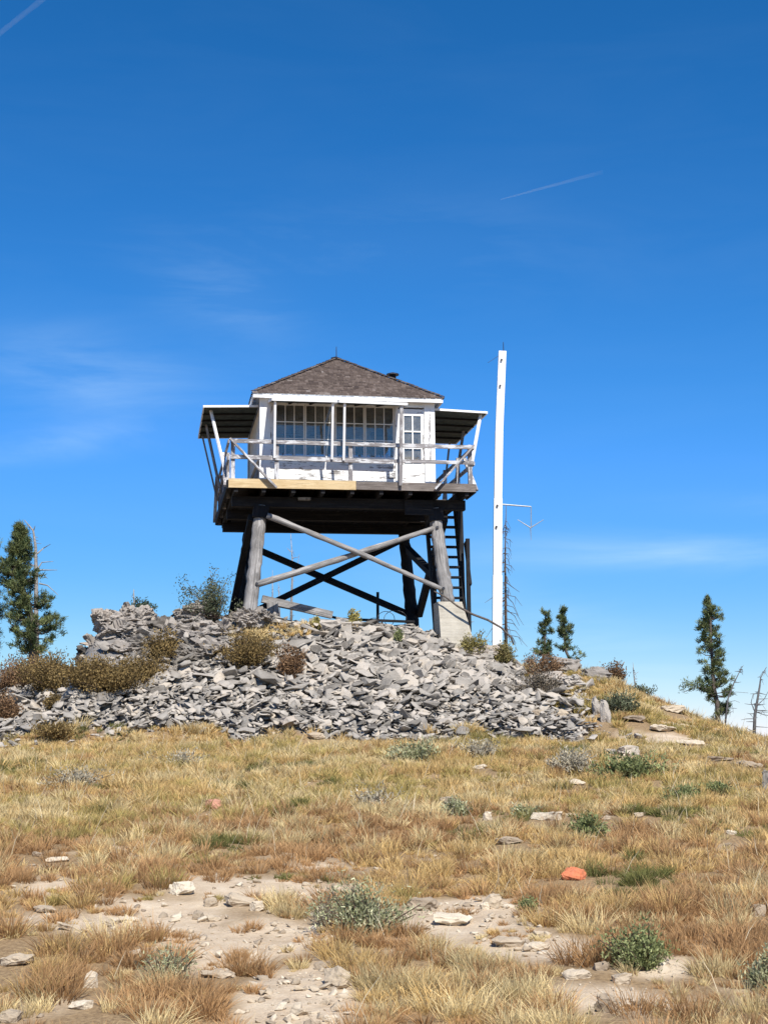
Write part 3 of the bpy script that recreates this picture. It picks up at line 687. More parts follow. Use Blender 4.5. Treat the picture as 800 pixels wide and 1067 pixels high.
# roof
E0, EO, AP = 2.226, .20, 1.542
def build_roof():
    s = H + EO; mb = MB(); core = MB()
    # core hip
    core.add([T(-s + .03, -s + .03, E0 - .01), T(s - .03, -s + .03, E0 - .01), T(s - .03, s - .03, E0 - .01), T(-s + .03, s - .03, E0 - .01), T(0, 0, E0 + AP - .03)], [(0, 1, 4), (1, 2, 4), (2, 3, 4), (3, 0, 4), (3, 2, 1, 0)])
    rf = None
    rows = 26
    for face in range(4):
        rot = Matrix.Rotation(face * math.pi / 2, 3, 'Z')
        for r in range(rows):
            t0, t1 = r / rows, min((r + 1.35) / rows, 1)
            hw0 = s * (1 - t0); hw1 = s * (1 - t1)
            x = -hw0 - .02
            while x < hw0 + .01:
                w = random.uniform(.06, .15); x2 = min(x + w, hw0 + .02)
                def P(xx, t, lift):
                    lim = s * (1 - t); xx = max(-lim, min(lim, xx)); return Vector((xx, -s * (1 - t), E0 + AP * t + lift + ZD))
                j = random.uniform(-.012, .012); tj = t0 + j / 2.5
                th = random.uniform(.02, .034)
                a, b, c, d = P(x + .003, max(tj, 0) - (.012 if r == 0 else 0), th), P(x2 - .003, max(tj, 0) - (.012 if r == 0 else 0), th), P(x2 - .003, t1, .006), P(x + .003, t1, .006)
                e, f = a - Vector((0, 0, th)), b - Vector((0, 0, th))
                if (b - a).length > .01:
                    vs = [rot @ (q) for q in (a, b, c, d, e, f)]
                    mb.add(vs, [(0, 1, 2, 3), (4, 5, 1, 0)], None, min(1, max(0, random.gauss(.42, .17))))
                x = x2
    rf = mb.build('roof', M['shingle'], TW)
    core.build('roof_boards', M['dark_wood'], rf)
    cap = MB()
    for face in range(4):
        a = face * math.pi / 2 + math.pi / 4; n = 26
        for i in range(n):
            t = i / n; r0 = s * math.sqrt(2) * (1 - t); r1 = s * math.sqrt(2) * (1 - min(t + 1.3 / n, 1))
            c, si = math.cos(a), math.sin(a)
            cap.beam(T(c * r0, si * r0, E0 + AP * t + .04 + random.uniform(0, .015)), T(c * r1, si * r1, E0 + AP * min(t + 1.3 / n, 1) + .028), .13 + random.uniform(-.02, .02), .02, (0, 0, 1), random.gauss(.75, .2))
    cap.build('hip_cap', M['shingle'], rf)
    f = MB(); z0, z1 = E0 - .125, E0 - .012; q = s - .005
    tb(-q, q, -q - .0, -q + .025, z0, z1, f); tb(-q, q, q - .025, q, z0, z1, f); tb(-q, -q + .025, -q + .027, q - .027, z0, z1, f); tb(q - .025, q, -q + .027, q - .027, z0, z1, f)
    f.build('eave_fascia', M['white_clean'], TW)
    so = MB(); 
    for (a, b, c, d) in ((-q + .03, q - .03, -q + .03, -H - .003), (-q + .03, q - .03, H + .003, q - .03), (-q + .03, -H - .003, -H, H), (H + .003, q - .03, -H, H)): tb(a, b, c, d, ZE - .02, ZE, so)
    so.build('eave_soffit', M['white_wood'], TW)
    fi = MB(); fi.tube([T(0, 0, E0 + AP - .05), T(0, 0, E0 + AP + .33)], [.014, .008], 6); fi.beam(T(-.09, -.09, E0 + AP), T(.09, .09, E0 + AP), .16, .05)
    fi.build('lightning_rod', M['metal'], TW)
    # low smoke vent on the far right hip
    ch = MB(); cu, cv = 1.62, .8; cz = 3.42
    ch.tube([T(cu, cv, 2.55), T(cu, cv, cz + .17)], .09, 12); cho = ch.build('chimney', M['metal'], TW, True)
    MB().tube([T(cu, cv, cz + .17), T(cu, cv, cz + .2), T(cu, cv, cz + .24)], [.17, .17, .05], 14).build('cowl', M['metal'], cho)
build_roof()
def shutter(p00, p01, p11, p10, ribs_n, name='shutter'):
    """p00->p01 hinge edge, p10->p11 outer edge"""
    n = (p01 - p00).cross(p10 - p00).normalized()
    if n.z < 0: n = -n
    mb = MB(); th = .028; vs = [p00, p01, p11, p10, p00 + n * th, p01 + n * th, p11 + n * th, p10 + n * th]
    mb.add(vs, [(0, 1, 2, 3), (7, 6, 5, 4), (0, 4, 5, 1), (1, 5, 6, 2), (2, 6, 7, 3), (3, 7, 4, 0)])
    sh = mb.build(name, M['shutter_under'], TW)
    rb = MB(); m = 12
    for i in range(1, ribs_n):
        t = i / ribs_n; a = p00.lerp(p01, t); b = p10.lerp(p11, t); rb.beam(a - n * .022, b - n * .022, .045, .04, n)
    rb.build('batten', M['dark_wood'], sh)
    ed = MB()
    ed.beam(p10 + n * .01, p11 + n * .01, .03, .062, n); ed.beam(p00 + n * .01, p10 + n * .01, .03, .05, n); ed.beam(p01 + n * .01, p11 + n * .01, .03, .05, n)
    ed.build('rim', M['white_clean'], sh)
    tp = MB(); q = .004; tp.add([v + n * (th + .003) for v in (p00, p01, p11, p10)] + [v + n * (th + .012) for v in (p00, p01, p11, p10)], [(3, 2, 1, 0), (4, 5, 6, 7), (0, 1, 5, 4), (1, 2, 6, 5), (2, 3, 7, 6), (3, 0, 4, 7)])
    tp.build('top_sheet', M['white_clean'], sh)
    return sh
shutter(T(-H - .03, -1.8, 2.0), T(-H - .03, 1.8, 2.0), T(-3.485, 1.8, 1.955), T(-3.485, -1.8, 1.955), 5)
shutter(T(H + .03, -1.87, 2.03), T(H + .03, 1.87, 2.0), T(3.547, 1.87, 1.99), T(3.547, -1.87, 1.985), 5)
shutter(T(-1.95, -H - .03, 2.03), T(-.43, -H - .03, 2.03), T(-.43, -3.36, 1.80), T(-1.95, -3.36, 1.80), 3)
shutter(T(-.37, -H - .03, 2.03), T(1.25, -H - .03, 2.03), T(1.25, -3.36, 1.78), T(-.37, -3.36, 1.80), 3)
shutter(T(-1.8, H + .03, 2.0), T(1.8, H + .03, 2.0), T(1.8, 3.45, 1.95), T(-1.8, 3.45, 1.95), 5)
def prop(a, b, w=.055, mat='white_clean', lab=None):
    o = MB().beam(a, b, w, w * .8).build('prop', M[mat], TW)
    if lab: o['label'] = lab
prop(T(-1.88, -3.3, 1.78), T(-1.86, -2.93, .5)); prop(T(-.52, -3.3, 1.78), T(-.50, -2.93, .5)); prop(T(-.24, -3.3, 1.78), T(-.22, -2.93, .48)); prop(T(1.12, -3.3, 1.76), T(1.14, -2.93, -.1), .075, 'rail_wood')
prop(T(-3.3, -1.45, 1.95), T(-2.99, -1.9, .45), .06); prop(T(-3.35, .15, 1.95), T(-3.0, .0, .3), .07, 'grey_wood'); prop(T(-3.4, 1.45, 1.95), T(-3.0, 1.3, .2), .045, 'grey_wood')
prop(T(3.42, -1.7, 1.97), T(3.06, -2.1, .55), .065); prop(T(3.4, .2, 1.97), T(3.06, .1, .1), .07, 'grey_wood'); prop(T(3.3, 1.5, 1.97), T(3.04, 1.3, .2), .05, 'grey_wood')
# railing
def build_rail():
    rl = empty('railing', (0, 0, 0)); rl.parent = TW
    zt, zm = .90, .50
    fr = VF + .02
    MB().beam(T(UL + .04, fr - .05, zt), T(UR - .04, fr - .05, zt - .02), .045, .095).build('rail', M['rail_wood'], rl)
    MB().beam(T(UL + .04, fr - .05, zm + .02), T(1.0, fr - .05, zm - .02), .04, .10).build('rail', M['rail_wood'], rl)
    MB().beam(T(1.02, fr - .054, zm), T(UR - .04, fr - .05, zm), .04, .085).build('rail', M['rail_wood'], rl)
    for u, h in ((UL + .1, .93), (-1.80, .84), (-.04, .84), (1.15, .93), (UR - .1, .95)):
        MB().beam(T(u, fr + .02, -.2), T(u, fr + .02, h), .095, .09).build('post', M['rail_wood'], rl)
    for s, U in ((-1, UL), (1, UR)):
        MB().beam(T(U, VF + .02, zt), T(U, VR, zt), .045, .09).build('rail', M['rail_wood'], rl)
        MB().beam(T(U, VF + .02, zm), T(U, VR, zm), .04, .09).build('rail', M['rail_wood'], rl)
        for v in (-1.3, .3, 1.7, VR - .05): MB().beam(T(U - s * .07, v, -.2), T(U - s * .07, v, .93), .085, .085).build('post', M['rail_wood'], rl)
        MB().beam(T(U + s * .06, VF + .1, -.15), T(U + s * .06, -1.5, .88), .05, .09, (1, 0, 0)).build('diagonal', M['rail_wood'], rl)
        MB().beam(T(U + s * .06, VR - .1, -.15), T(U + s * .06, 1.7, .88), .05, .09, (1, 0, 0)).build('diagonal', M['rail_wood'], rl)
    MB().beam(T(UL, VR, zt), T(UR, VR, zt), .045, .09).build('rail', M['rail_wood'], rl); MB().beam(T(UL, VR, zm), T(UR, VR, zm), .04, .09).build('rail', M['rail_wood'], rl)
    for u in (-1.5, 0, 1.5): MB().beam(T(u, VR - .07, -.2), T(u, VR - .07, .93), .085, .085).build('post', M['rail_wood'], rl)
    MB().beam(T(UL + .02, fr - .13, .94), T(UL + 1.12, fr - .13, -.22), .045, .10, (0, 1, 0)).build('diagonal', M['rail_wood'], rl)
    MB().beam(T(UR - .02, fr - .13, .92), T(UR - 1.0, fr - .13, -.18), .045, .10, (0, 1, 0)).build('diagonal', M['rail_wood'], rl)
build_rail()
# ------------------------------------------------------------------ flagpole
def build_pole():
    Y = 36.6; pts = [at(517, 674, Y), at(518, 600, Y), at(518.6, 520, Y), at(519.8, 450, Y), at(523.2, 366.5, Y)]
    b = pts[0]; root = empty('flagpole', (b.x, b.y, b.z - .15)); tag(root, 'tall white square timber pole right of the tower with a rod on top', 'pole')
    L = [p - root.location for p in pts]; L[0] = L[0] - Vector((0, 0, .5))
    mb = MB()
    for i in range(4): mb.beam(L[i] - (L[i+1]-L[i]).normalized()*(.0 if i == 0 else .004), L[i + 1], (.235, .215, .20, .195)[i], (.235, .215, .20, .195)[i], (0, 1, 0))
    mb.build('pole', M['white_clean'], root)
    top = L[-1]
    MB().tube([top + Vector((.03, 0, -.1)), top + Vector((.03, 0, .26))], [.014, .008], 6).build('rod', M['metal'], root)
    def loc(px, py, y=Y - .14): return at(px, py, y) - root.location
    for px, py in ((522.2, 375), (520.8, 402), (517.8, 527), (516.9, 549)): 
        q = loc(px, py, Y - .118); MB().tube([q, q + Vector((0, -.03, 0))], .03, 8).build('bolt', M['metal'], root)
    MB().tube([loc(519, 371, Y), loc(508, 378, Y)], .005, 5).build('wire', M['metal'], root)
    br = MB(); a = loc(521, 525.5, Y); e = loc(553, 528, Y); br.tube([a, e], [.022, .016], 6); br.tube([e, loc(553, 550, Y)], .011, 6); bro = br.build('bracket', M['galv'], root)
    an = MB(); c = loc(552.5, 550, Y); an.tube([loc(539, 541.5, Y), c], [.008, .016], 6); an.tube([loc(566, 541.5, Y), c], [.008, .016], 6); an.tube([c, loc(553, 563, Y)], [.012, .005], 6); an.build('antenna', M['galv'], bro)
build_pole()
# ------------------------------------------------------------------ logs, stake and bent pole
def log_thing(pxs, Y, r, label, name='log', cat='log', mat='grey_wood', square=None, ys=None):
    pts = [at(x, y, Y + (ys[i] if ys else 0)) for i, (x, y) in enumerate(pxs)]; mb = MB()
    if square:
        for i in range(len(pts) - 1): mb.beam(pts[i], pts[i + 1], square[0], square[1], (0, 0, 1))
    else: mb.tube(pts, r, 9, .06)
    o = mb.build(name, M[mat], None, not square); tag(o, label, cat); return o
log_thing([(273, 624), (346, 641)], 34.6, .1, 'long grey squared beam lying under the tower, its left end raised', 'beam', 'beam', square=(.2, .17), ys=[0, .3])
log_thing([(283, 630), (356, 645), (432, 648)], 35.3, .05, 'thin dark plank lying behind the squared beam under the tower', 'plank', 'plank', 'dark_wood', square=(.2, .05))
log_thing([(322, 648), (352, 650), (398, 657)], 34.3, .09, 'round grey log resting on the rocks right of the squared beam', 'log', 'log')
log_thing([(350, 645), (392, 653)], 34.9, .06, 'thin pale log behind the round grey log', 'log', 'log', 'snag')
log_thing([(284, 628), (285, 642)], 34.5, .1, 'short upright timber block under the squared beam', 'timber_block', 'timber', square=(.26, .2))
log_thing([(393.5, 617), (393.5, 652)], 37.2, .05, 'short thin stake standing under the tower behind the rear brace', 'stake', 'stake', 'dark_wood', square=(.075, .075))
log_thing([(452, 616), (464, 622), (477, 632), (492, 640), (508, 646), (522, 654), (532, 664), (535, 672)], 33.9, [.016, .02, .024, .028, .026, .024, .022, .02], 'dark bent branch arching from the pier down past the flagpole', 'dead_branch', 'branch', 'bark')
def wire():
    mb = MB()
    for (cx, cy, rx, ry, Y) in ((402, 645, 9, 8, 34.6), (412, 645, 12, 9, 34.8), (390, 649, 8, 5, 34.5)):
        mb.tube([at(cx + rx * math.cos(a), cy + ry * math.sin(a), Y + .1 * math.sin(2 * a)) for a in [k * .33 for k in range(20)]], .008, 5)
    tag(mb.build('wire_coil', M['metal']), 'thin loose coils of dark wire on the rocks under the tower', 'wire')
wire()
# ------------------------------------------------------------------ vegetation builders
def blades(P, D, L, Wd, C0, C1, bend=.3, nseg=2, seed=0):
    """P base points, D directions (unit), L lengths, Wd widths -> verts, faces, colours (tapered, bent)"""
    n = len(P); rg = np.random.default_rng(seed)
    side = np.cross(D, rg.normal(size=(n, 3))); side /= np.linalg.norm(side, axis=1)[:, None] + 1e-9
    bd = rg.normal(size=(n, 3)) * np.array([1, 1, .2]); bd /= np.linalg.norm(bd, axis=1)[:, None]; bd[:, 2] -= .5
    V = np.empty((n, 5, 3)); 
    for k, t in enumerate((0, .55)):
        c = P + D * (L * t)[:, None] + bd * (L * bend * t * t)[:, None]
        w = (Wd * (1 - .35 * t) / 2)[:, None]
        V[:, 2 * k] = c - side * w; V[:, 2 * k + 1] = c + side * w
    V[:, 4] = P + D * L[:, None] + bd * (L * bend)[:, None]
    b = (np.arange(n) * 5)[:, None]
    F = np.concatenate([b + np.array([0, 1, 3, 2]), ], 1)
    Tr = b + np.array([2, 3, 4])
    loops = np.concatenate([F, Tr], 1).ravel(); counts = np.tile([4, 3], n)
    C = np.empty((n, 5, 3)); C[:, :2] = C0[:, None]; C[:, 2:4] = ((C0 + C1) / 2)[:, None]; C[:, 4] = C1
    return V.reshape(-1, 3), loops, counts, C.reshape(-1, 3)
def unit(a): return a / (np.linalg.norm(a, axis=-1, keepdims=True) + 1e-9)
def frustum_ok(x, y, m=1.0):
    return (np.abs(x) < .2675 * y + m) & (y > 7.0)
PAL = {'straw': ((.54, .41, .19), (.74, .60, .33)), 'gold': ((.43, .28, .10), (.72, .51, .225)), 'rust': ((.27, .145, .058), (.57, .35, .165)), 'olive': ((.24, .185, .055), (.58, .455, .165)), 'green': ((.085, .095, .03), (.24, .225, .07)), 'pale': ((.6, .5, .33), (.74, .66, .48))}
def build_grass():
    rg = np.random.default_rng(3)
    n = 32000; y = np.sqrt(rg.uniform(7.2 ** 2, 36 ** 2, n)); x = rg.uniform(-1, 1, n) * (.2675 * y + 1.2)
    # thinner cover to both sides of the view
    m_ = 26000; y2 = np.sqrt(rg.uniform(5.0 ** 2, 36 ** 2, m_)); x2 = rg.choice([-1, 1], m_) * (.2675 * y2 + 1.2 + rg.uniform(0, 7, m_)); x = np.r_[x, x2]; y = np.r_[y, y2]; n = len(x)
    # thin far ones a little, keep clumps
    d = 1 - np.clip(bare(x, y) * 1.6 - .15, 0, 1); tm = talus_mask(x, y)
    yc = np.interp(x, CX, CY)
    keep = (rg.random(n) < np.maximum(d * 1.15, .07) * (.6 + .4 * (fbm(x * 2.2, y * 2.2, 3) > .42))) & (tm < .35) & (y < yc + 1.2)
    # leave the rock face left of the talus free of grass only where the crag stands
    keep &= ~((x < -2.3) & (y > 29.6) & (x > -9.6))
    # a few tufts growing in the rubble
    extra = []
    for (px, py, w, k) in ((270, 664, 56, 80), (250, 660, 30, 40), (300, 662, 40, 22), (490, 668, 14, 10), (520, 682, 14, 10), (560, 700, 24, 14), (120, 768, 18, 8), (70, 766, 20, 8), (200, 772, 26, 10), (480, 768, 30, 12), (310, 655, 60, 16)):
        for _ in range(k):
            p = hit(px + random.gauss(0, w / 2), py + random.gauss(0, 4), 27, 36); extra.append((p.x, p.y))
    for (cx, cy, rw, hh) in CLEAR:
        keep &= ~((np.abs(x - cx) < rw) & (y < cy + .05) & (y > cy - .28 - .03 * cy))
    x = np.r_[x[keep], [e[0] for e in extra]]; y = np.r_[y[keep], [e[1] for e in extra]]; ne = len(extra)
    n = len(x); z = ground(x, y); bz = bare(x, y)
    hn = fbm(x * .55 + 40, y * .55, 4); pn = fbm(x * .8 + 3, y * .5 + 60, 4); gn = fbm(x * .9 + 80, y * .9 + 20, 4)
    far = np.clip((y - 13.5) / 7, 0, 1)
    kind = np.full(n, 1)                                        # gold
    rust_p = np.clip(.86 - .80 * far + (pn - .5) * 2.6, .02, .97); r = rg.random(n)
    kind[r < rust_p] = 2
    olive_p = np.clip(-.22 + .62 * far + (hn - .5) * 1.8, 0, .8); r = rg.random(n); kind[r < olive_p] = 3
    straw_p = np.clip(.10 + .12 * far + (gn - .5) * 2.2, .02, .8); r = rg.random(n); kind[r < straw_p] = 0
    kind[(fbm(x * .75 + 13, y * .75 + 31, 3) > .70) & (rg.random(n) < .6) & (y > 13)] = 4
    for (px, py, w, h) in ((660, 918, 50, 12), (238, 880, 26, 10), (120, 762, 20, 5), (490, 868, 26, 6), (590, 784, 30, 5), (700, 848, 50, 5), (20, 800, 30, 6), (300, 845, 20, 6)):
        c = hit(px, py); l = hit(px - w, py); u = hit(px, py - h); q = ((x - c.x) / max(abs(l.x - c.x), .1)) ** 2 + ((y - c.y) / max(abs(u.y - c.y), .3)) ** 2
        kind[(q < 1) & (rg.random(n) < .8)] = 4
    kind[-ne:] = np.where(rg.random(ne) < .6, 0, 1)
    names = ['straw', 'gold', 'rust', 'olive', 'green']
    bigt = rg.random(n) < .16
    hgt = (.05 + .085 * rg.random(n) ** 1.3 + .10 * bigt) * (.75 + .7 * fbm(x * 1.3, y * 1.3, 3)) * np.where(bz > .3, .6, 1) * np.where(kind == 4, .8, 1)
    rad = hgt * rg.uniform(.6, 1.15, n)
    nb = (np.where(np.abs(x) > .2675 * y + 1.2, .4, 1) * np.where(y < 13, 66, np.where(y < 19, 34, 24)) * np.where(bigt, 2.3, 1)).astype(int) + rg.integers(-6, 10, n)
    idx = np.repeat(np.arange(n), nb); m = len(idx)
    a = rg.uniform(0, 6.283, m); rr = np.sqrt(rg.random(m)) * rad[idx] * .55
    P = np.stack([x[idx] + np.cos(a) * rr, y[idx] + np.sin(a) * rr, np.zeros(m)], 1); P[:, 2] = ground(P[:, 0], P[:, 1]) - .01 + (idx >= n - ne) * .09
    lean = rg.uniform(.05, 1.15, m) * (rr / (rad[idx] * .55) * .6 + .4); wind = rg.normal(0, .12, (n, 2))[idx]
    D = unit(np.stack([np.cos(a) * lean + wind[:, 0], np.sin(a) * lean + wind[:, 1], np.ones(m)], 1))
    L = hgt[idx] * rg.uniform(.5, 1.15, m); Wd = .0014 + .00032 * y[idx] * rg.uniform(.7, 1.4, m)
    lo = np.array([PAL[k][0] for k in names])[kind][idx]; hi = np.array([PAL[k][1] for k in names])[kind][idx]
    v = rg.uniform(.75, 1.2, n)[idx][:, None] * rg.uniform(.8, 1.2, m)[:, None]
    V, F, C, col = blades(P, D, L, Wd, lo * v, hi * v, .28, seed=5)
    # tall pale stalks
    k = 1500; ii = rg.integers(0, n - ne, k); a = rg.uniform(0, 6.283, k); P2 = np.stack([x[ii], y[ii], z[ii]], 1); P2[:, :2] += rg.normal(0, .05, (k, 2))
    D2 = unit(np.stack([np.cos(a) * .35 + .05, np.sin(a) * .35, np.ones(k)], 1)); L2 = rg.uniform(.22, .46, k); c = np.tile(np.array(PAL['pale'][0]), (k, 1)); c2 = np.tile(np.array(PAL['pale'][1]), (k, 1))
    V2, F2, C2, col2 = blades(P2, D2, L2, .003 + .0002 * y[ii], c, c2, .2, seed=6)
    me = np_mesh('grass', np.r_[V, V2], np.r_[F, F2 + len(V)], M['grass'], np.r_[col, col2], np.r_[C, C2])
    o = bpy.data.objects.new('grass', me); COL.objects.link(o); tag(o, 'dry golden, rust and olive bunch grass covering the slope', None, None, 'stuff')
    print('grass blades', m)
def leaf_cloud(centers, k, spread, L, Wd, c0, c1, up=.2, seed=0, outward=None, bend=.1):
    rg = np.random.default_rng(seed); n = len(centers); idx = np.repeat(np.arange(n), k); m = len(idx)
    P = centers[idx] + rg.normal(0, 1, (m, 3)) * spread
    D = rg.normal(size=(m, 3)); D[:, 2] += up
    if outward is not None: D += outward[idx] * 1.1
    D = unit(D); LL = L * rg.uniform(.6, 1.25, m)
    v = rg.uniform(.65, 1.35, n)[idx][:, None] * rg.uniform(.8, 1.2, m)[:, None]; mixf = rg.random(n)[idx][:, None]
    c = (np.array(c0) * (1 - mixf) + np.array(c1) * mixf) * v
    return blades(P, D, LL, Wd * rg.uniform(.7, 1.3, m), c, c * 1.15, bend, seed=seed + 1)
def shrub(px, py, wpx, hpx, label, c0, c1, cat='shrub', name='shrub', seed=1, stems=14, density=1.0, leaf=(.03, .012), base=None, group=None, spiky=False, grit=1.0):
    p = base or hit(px, py); s = p.y / FPX; w = wpx * s / 2; h = hpx * s * (.82 if cat == 'plant' else .9)
    root = empty(name, p); tag(root, label, cat, group); rg = np.random.default_rng(seed)
    mb = MB(); cs = []; outs = []; lx, ly, e0, e1 = rg.normal(0, .22 * w), rg.normal(0, .1 * w), rg.uniform(0, 6.28), rg.uniform(0, 6.28)
    for i in range(stems):
        a = rg.uniform(0, 6.283); r = math.sqrt(rg.random()) * w; hh = h * (1 - .5 * (r / w) ** 2) * rg.uniform(.4, 1.12); r *= rg.uniform(.7, 1.3)
        lump = 1 + .28 * math.sin(2 * a + e0) + .2 * math.sin(5 * a + e1); r *= lump; hh *= .8 + .25 * lump
        tip = Vector((math.cos(a) * r + lx, math.sin(a) * r * .8 + ly, hh)); mid = tip * .5 + Vector((rg.normal(0, .1 * w), rg.normal(0, .1 * w), -h * .05))
        mb.tube([Vector((math.cos(a) * r * .15, math.sin(a) * r * .15, -.05)), mid, tip], [.008 + .004 * w, .006, .003], 5, cap=False)
        for t in np.linspace(.35, 1.0, 5):
            q = mid.lerp(tip, (t - .5) * 2) if t > .5 else (mid * (t * 2))
            cs.append(np.array(q) + rg.normal(0, .06 * w + .01, 3)); outs.append(unit(np.array([math.cos(a) * .5, math.sin(a) * .5, .8])))
    mb.build('stem', M['twig'], root)
    cs = np.array(cs); cs[:, 2] = np.maximum(cs[:, 2], .01)
    k = max(int(13 * density), 3)
    V, F, C, col = leaf_cloud(cs, k, (.11 * w + .012) * grit, leaf[0], leaf[1], c0, c1, .5, seed, np.array(outs))
    me = np_mesh('foliage', V, F, M['leaf'], col, C); o = bpy.data.objects.new('foliage', me); COL.objects.link(o); o.parent = root
    return root
GREEN, SAGE, PALE = ((.13, .155, .055), (.29, .31, .14)), ((.22, .235, .11), (.46, .45, .28)), ((.33, .29, .21), (.50, .45, .34))
BRN, BRN2, GB = ((.13, .09, .035), (.30, .21, .085)), ((.15, .085, .045), (.28, .175, .095)), ((.07, .085, .045), (.17, .18, .11))
for i, (px, py, w, h, lab, c, kw) in enumerate([
    (384, 974, 84, 56, 'largest sage-green plant, beside the bare soil patch below centre', SAGE, dict(stems=60, leaf=(.035, .010), density=1.2)),
    (340, 965, 40, 30, 'pale feathery plant left of the largest sage-green plant', PALE, dict(stems=22, leaf=(.03, .007), density=.6)),
    (676, 1010, 62, 44, 'round green plant on the stony soil at lower right', GREEN, dict(stems=50, leaf=(.028, .010), density=1.1)),
    (172, 1022, 50, 46, 'wispy grey-green plant at the edge of the bare soil, lower left', SAGE, dict(stems=26, leaf=(.03, .008), density=.6)),
    (796, 1035, 54, 44, 'grey sage plant cut by the right edge of the picture', SAGE, dict(stems=40, leaf=(.03, .010))),
    (432, 793, 42, 22, 'sage-green plant in the grass just below the rubble', SAGE, dict(stems=26, leaf=(.06, .02))),
    (505, 791, 34, 22, 'silvery plant right of the sage plant below the rubble', PALE, dict(stems=20, leaf=(.06, .016))),
    (648, 810, 66, 20, 'low dark green shrub patch on the right slope below the black stump', GREEN, dict(stems=40, leaf=(.07, .022))),
    (600, 806, 50, 22, 'silvery brush left of the low dark green shrub patch', PALE, dict(stems=28, leaf=(.07, .016))),
    (612, 872, 40, 20, 'green plant right of the long white stone', GREEN, dict(stems=24, leaf=(.05, .016))),
    (706, 836, 34, 16, 'small green plant in the grass on the right slope', GREEN, dict(stems=18, leaf=(.05, .016))),
    (750, 828, 26, 12, 'smallest green plant near the pale flat stone at right', GREEN, dict(stems=14, leaf=(.05, .016))),
    (386, 842, 40, 24, 'grey twiggy plant in the middle of the slope', PALE, dict(stems=24, leaf=(.045, .012), density=.7)),
    (80, 820, 60, 22, 'wide grey twiggy plant among the straw grass at left', PALE, dict(stems=30, leaf=(.05, .014), density=.7)),
    (190, 800, 44, 22, 'grey twiggy plant in the grass below the left rubble', PALE, dict(stems=22, leaf=(.05, .014), density=.7)),
    (480, 850, 30, 18, 'pale green plant beside the dark stone right of centre', SAGE, dict(stems=18, leaf=(.045, .014))),
    (650, 742, 44, 20, 'grey-green shrub on the upper right slope', GB, dict(stems=30, leaf=(.07, .025))),
    (545, 852, 26, 14, 'small grey-green plant left of the long white stone', SAGE, dict(stems=14, leaf=(.04, .014))),
    (546, 952, 20, 16, 'small green sprig left of the orange stone', GREEN, dict(stems=12, leaf=(.03, .010)))]):
    shrub(px, py, w, h, lab, *c, seed=20 + i, cat='plant', name='sage_plant', **kw)
def at_pt(px, py, Y): return at(px, py, Y)
for i, (px, py, Y, w, h, lab, c, kw) in enumerate([
    (221, 642, 33.6, 62, 46, 'airy grey-green bush at the foot of the front left leg', GB, dict(stems=44, density=1.4, grit=.8)),
    (118, 722, 31.6, 72, 36, 'big brown-olive bush in front of the outcrop', BRN, dict(stems=80, density=1.9)),
    (60, 718, 32.8, 66, 34, 'brown bush between the pine and the outcrop', BRN, dict(stems=60, density=1.7)),
    (12, 720, 33.5, 60, 30, 'brown bush under the left pine at the picture edge', BRN2, dict(stems=50, density=1.7)),
    (4, 752, 30.6, 36, 28, 'reddish brown bush low at the left picture edge', BRN2, dict(stems=36, density=1.7)),
    (172, 690, 31.9, 34, 32, 'small brown shrub on the face of the outcrop', BRN, dict(stems=36, density=1.5)),
    (258, 694, 31.6, 58, 32, 'brown-olive shrub growing from the rubble under the front left leg', BRN, dict(stems=60, density=1.8)),
    (305, 708, 31.2, 32, 32, 'brown shrub on the rubble right of the brown-olive one', BRN2, dict(stems=34, density=1.4)),
    (366, 650, 34.2, 14, 18, 'yellowish sprig on the rocks by the logs', ((.3, .27, .08), (.45, .38, .14)), dict(stems=14)),
    (330, 655, 34.0, 12, 14, 'tiny yellowish sprig below the squared beam', ((.3, .27, .08), (.42, .36, .14)), dict(stems=10)),
    (492, 672, 33.7, 26, 26, 'yellow-green shrub right of the concrete pier', ((.2, .18, .06), (.33, .27, .1)), dict(stems=30, density=1.3)),
    (524, 690, 33.9, 26, 22, 'olive shrub at the base of the flagpole', ((.16, .14, .05), (.28, .23, .1)), dict(stems=28, density=1.3)),
    (570, 706, 33.0, 40, 22, 'reddish brown shrub below the left young pine', BRN2, dict(stems=32, density=1.3)),
    (565, 726, 32.0, 44, 26, 'grey-brown shrub on the right part of the rubble', ((.13, .11, .08), (.24, .2, .15)), dict(stems=32)),
    (640, 706, 33.6, 34, 20, 'dark reddish shrub on the right skyline', BRN2, dict(stems=28, density=1.2)),
    (668, 724, 33.4, 26, 12, 'low dark shrub on the skyline under the smallest dead tree', GB, dict(stems=18, density=1.2)),
    (416, 672, 33.4, 12, 14, 'tiny green sprig against the left foot of the pier', GREEN, dict(stems=10)),
    (150, 640, 34.2, 20, 18, 'dark green bush in the notch of the outcrop', ((.05, .075, .05), (.1, .13, .08)), dict(stems=20, density=1.4)),
    (60, 770, 28.6, 40, 14, 'olive shrub at the grass edge below the left rubble', BRN, dict(stems=26, density=1.4)),
    (54, 742, 30.2, 22, 16, 'small brown shrub amid the left rubble', BRN, dict(stems=18, density=1.4)),
    (36, 716, 33.4, 56, 28, 'reddish brown bush at the foot of the left pine', BRN2, dict(stems=50, density=1.6)),
    (88, 716, 32.6, 54, 28, 'ragged brown bush touching the left foot of the outcrop', BRN, dict(stems=50, density=1.6)),
    (142, 712, 31.8, 44, 26, 'olive-brown bush right of the big brown-olive bush', BRN, dict(stems=40, density=1.6))]):
    p = at(px, py, Y); h_ = hit(px, py, 26, 36.5); b = h_ + Vector((0, -.12, .06)) if abs((h_ - EYE).normalized().dot(ray(px, py))) > .99995 and py > 655 else p
    kw.setdefault('leaf', (.05, .024))
    shrub(px, py, w, h, lab, *c, seed=60 + i, cat='bush', name='bush', base=b, **kw)
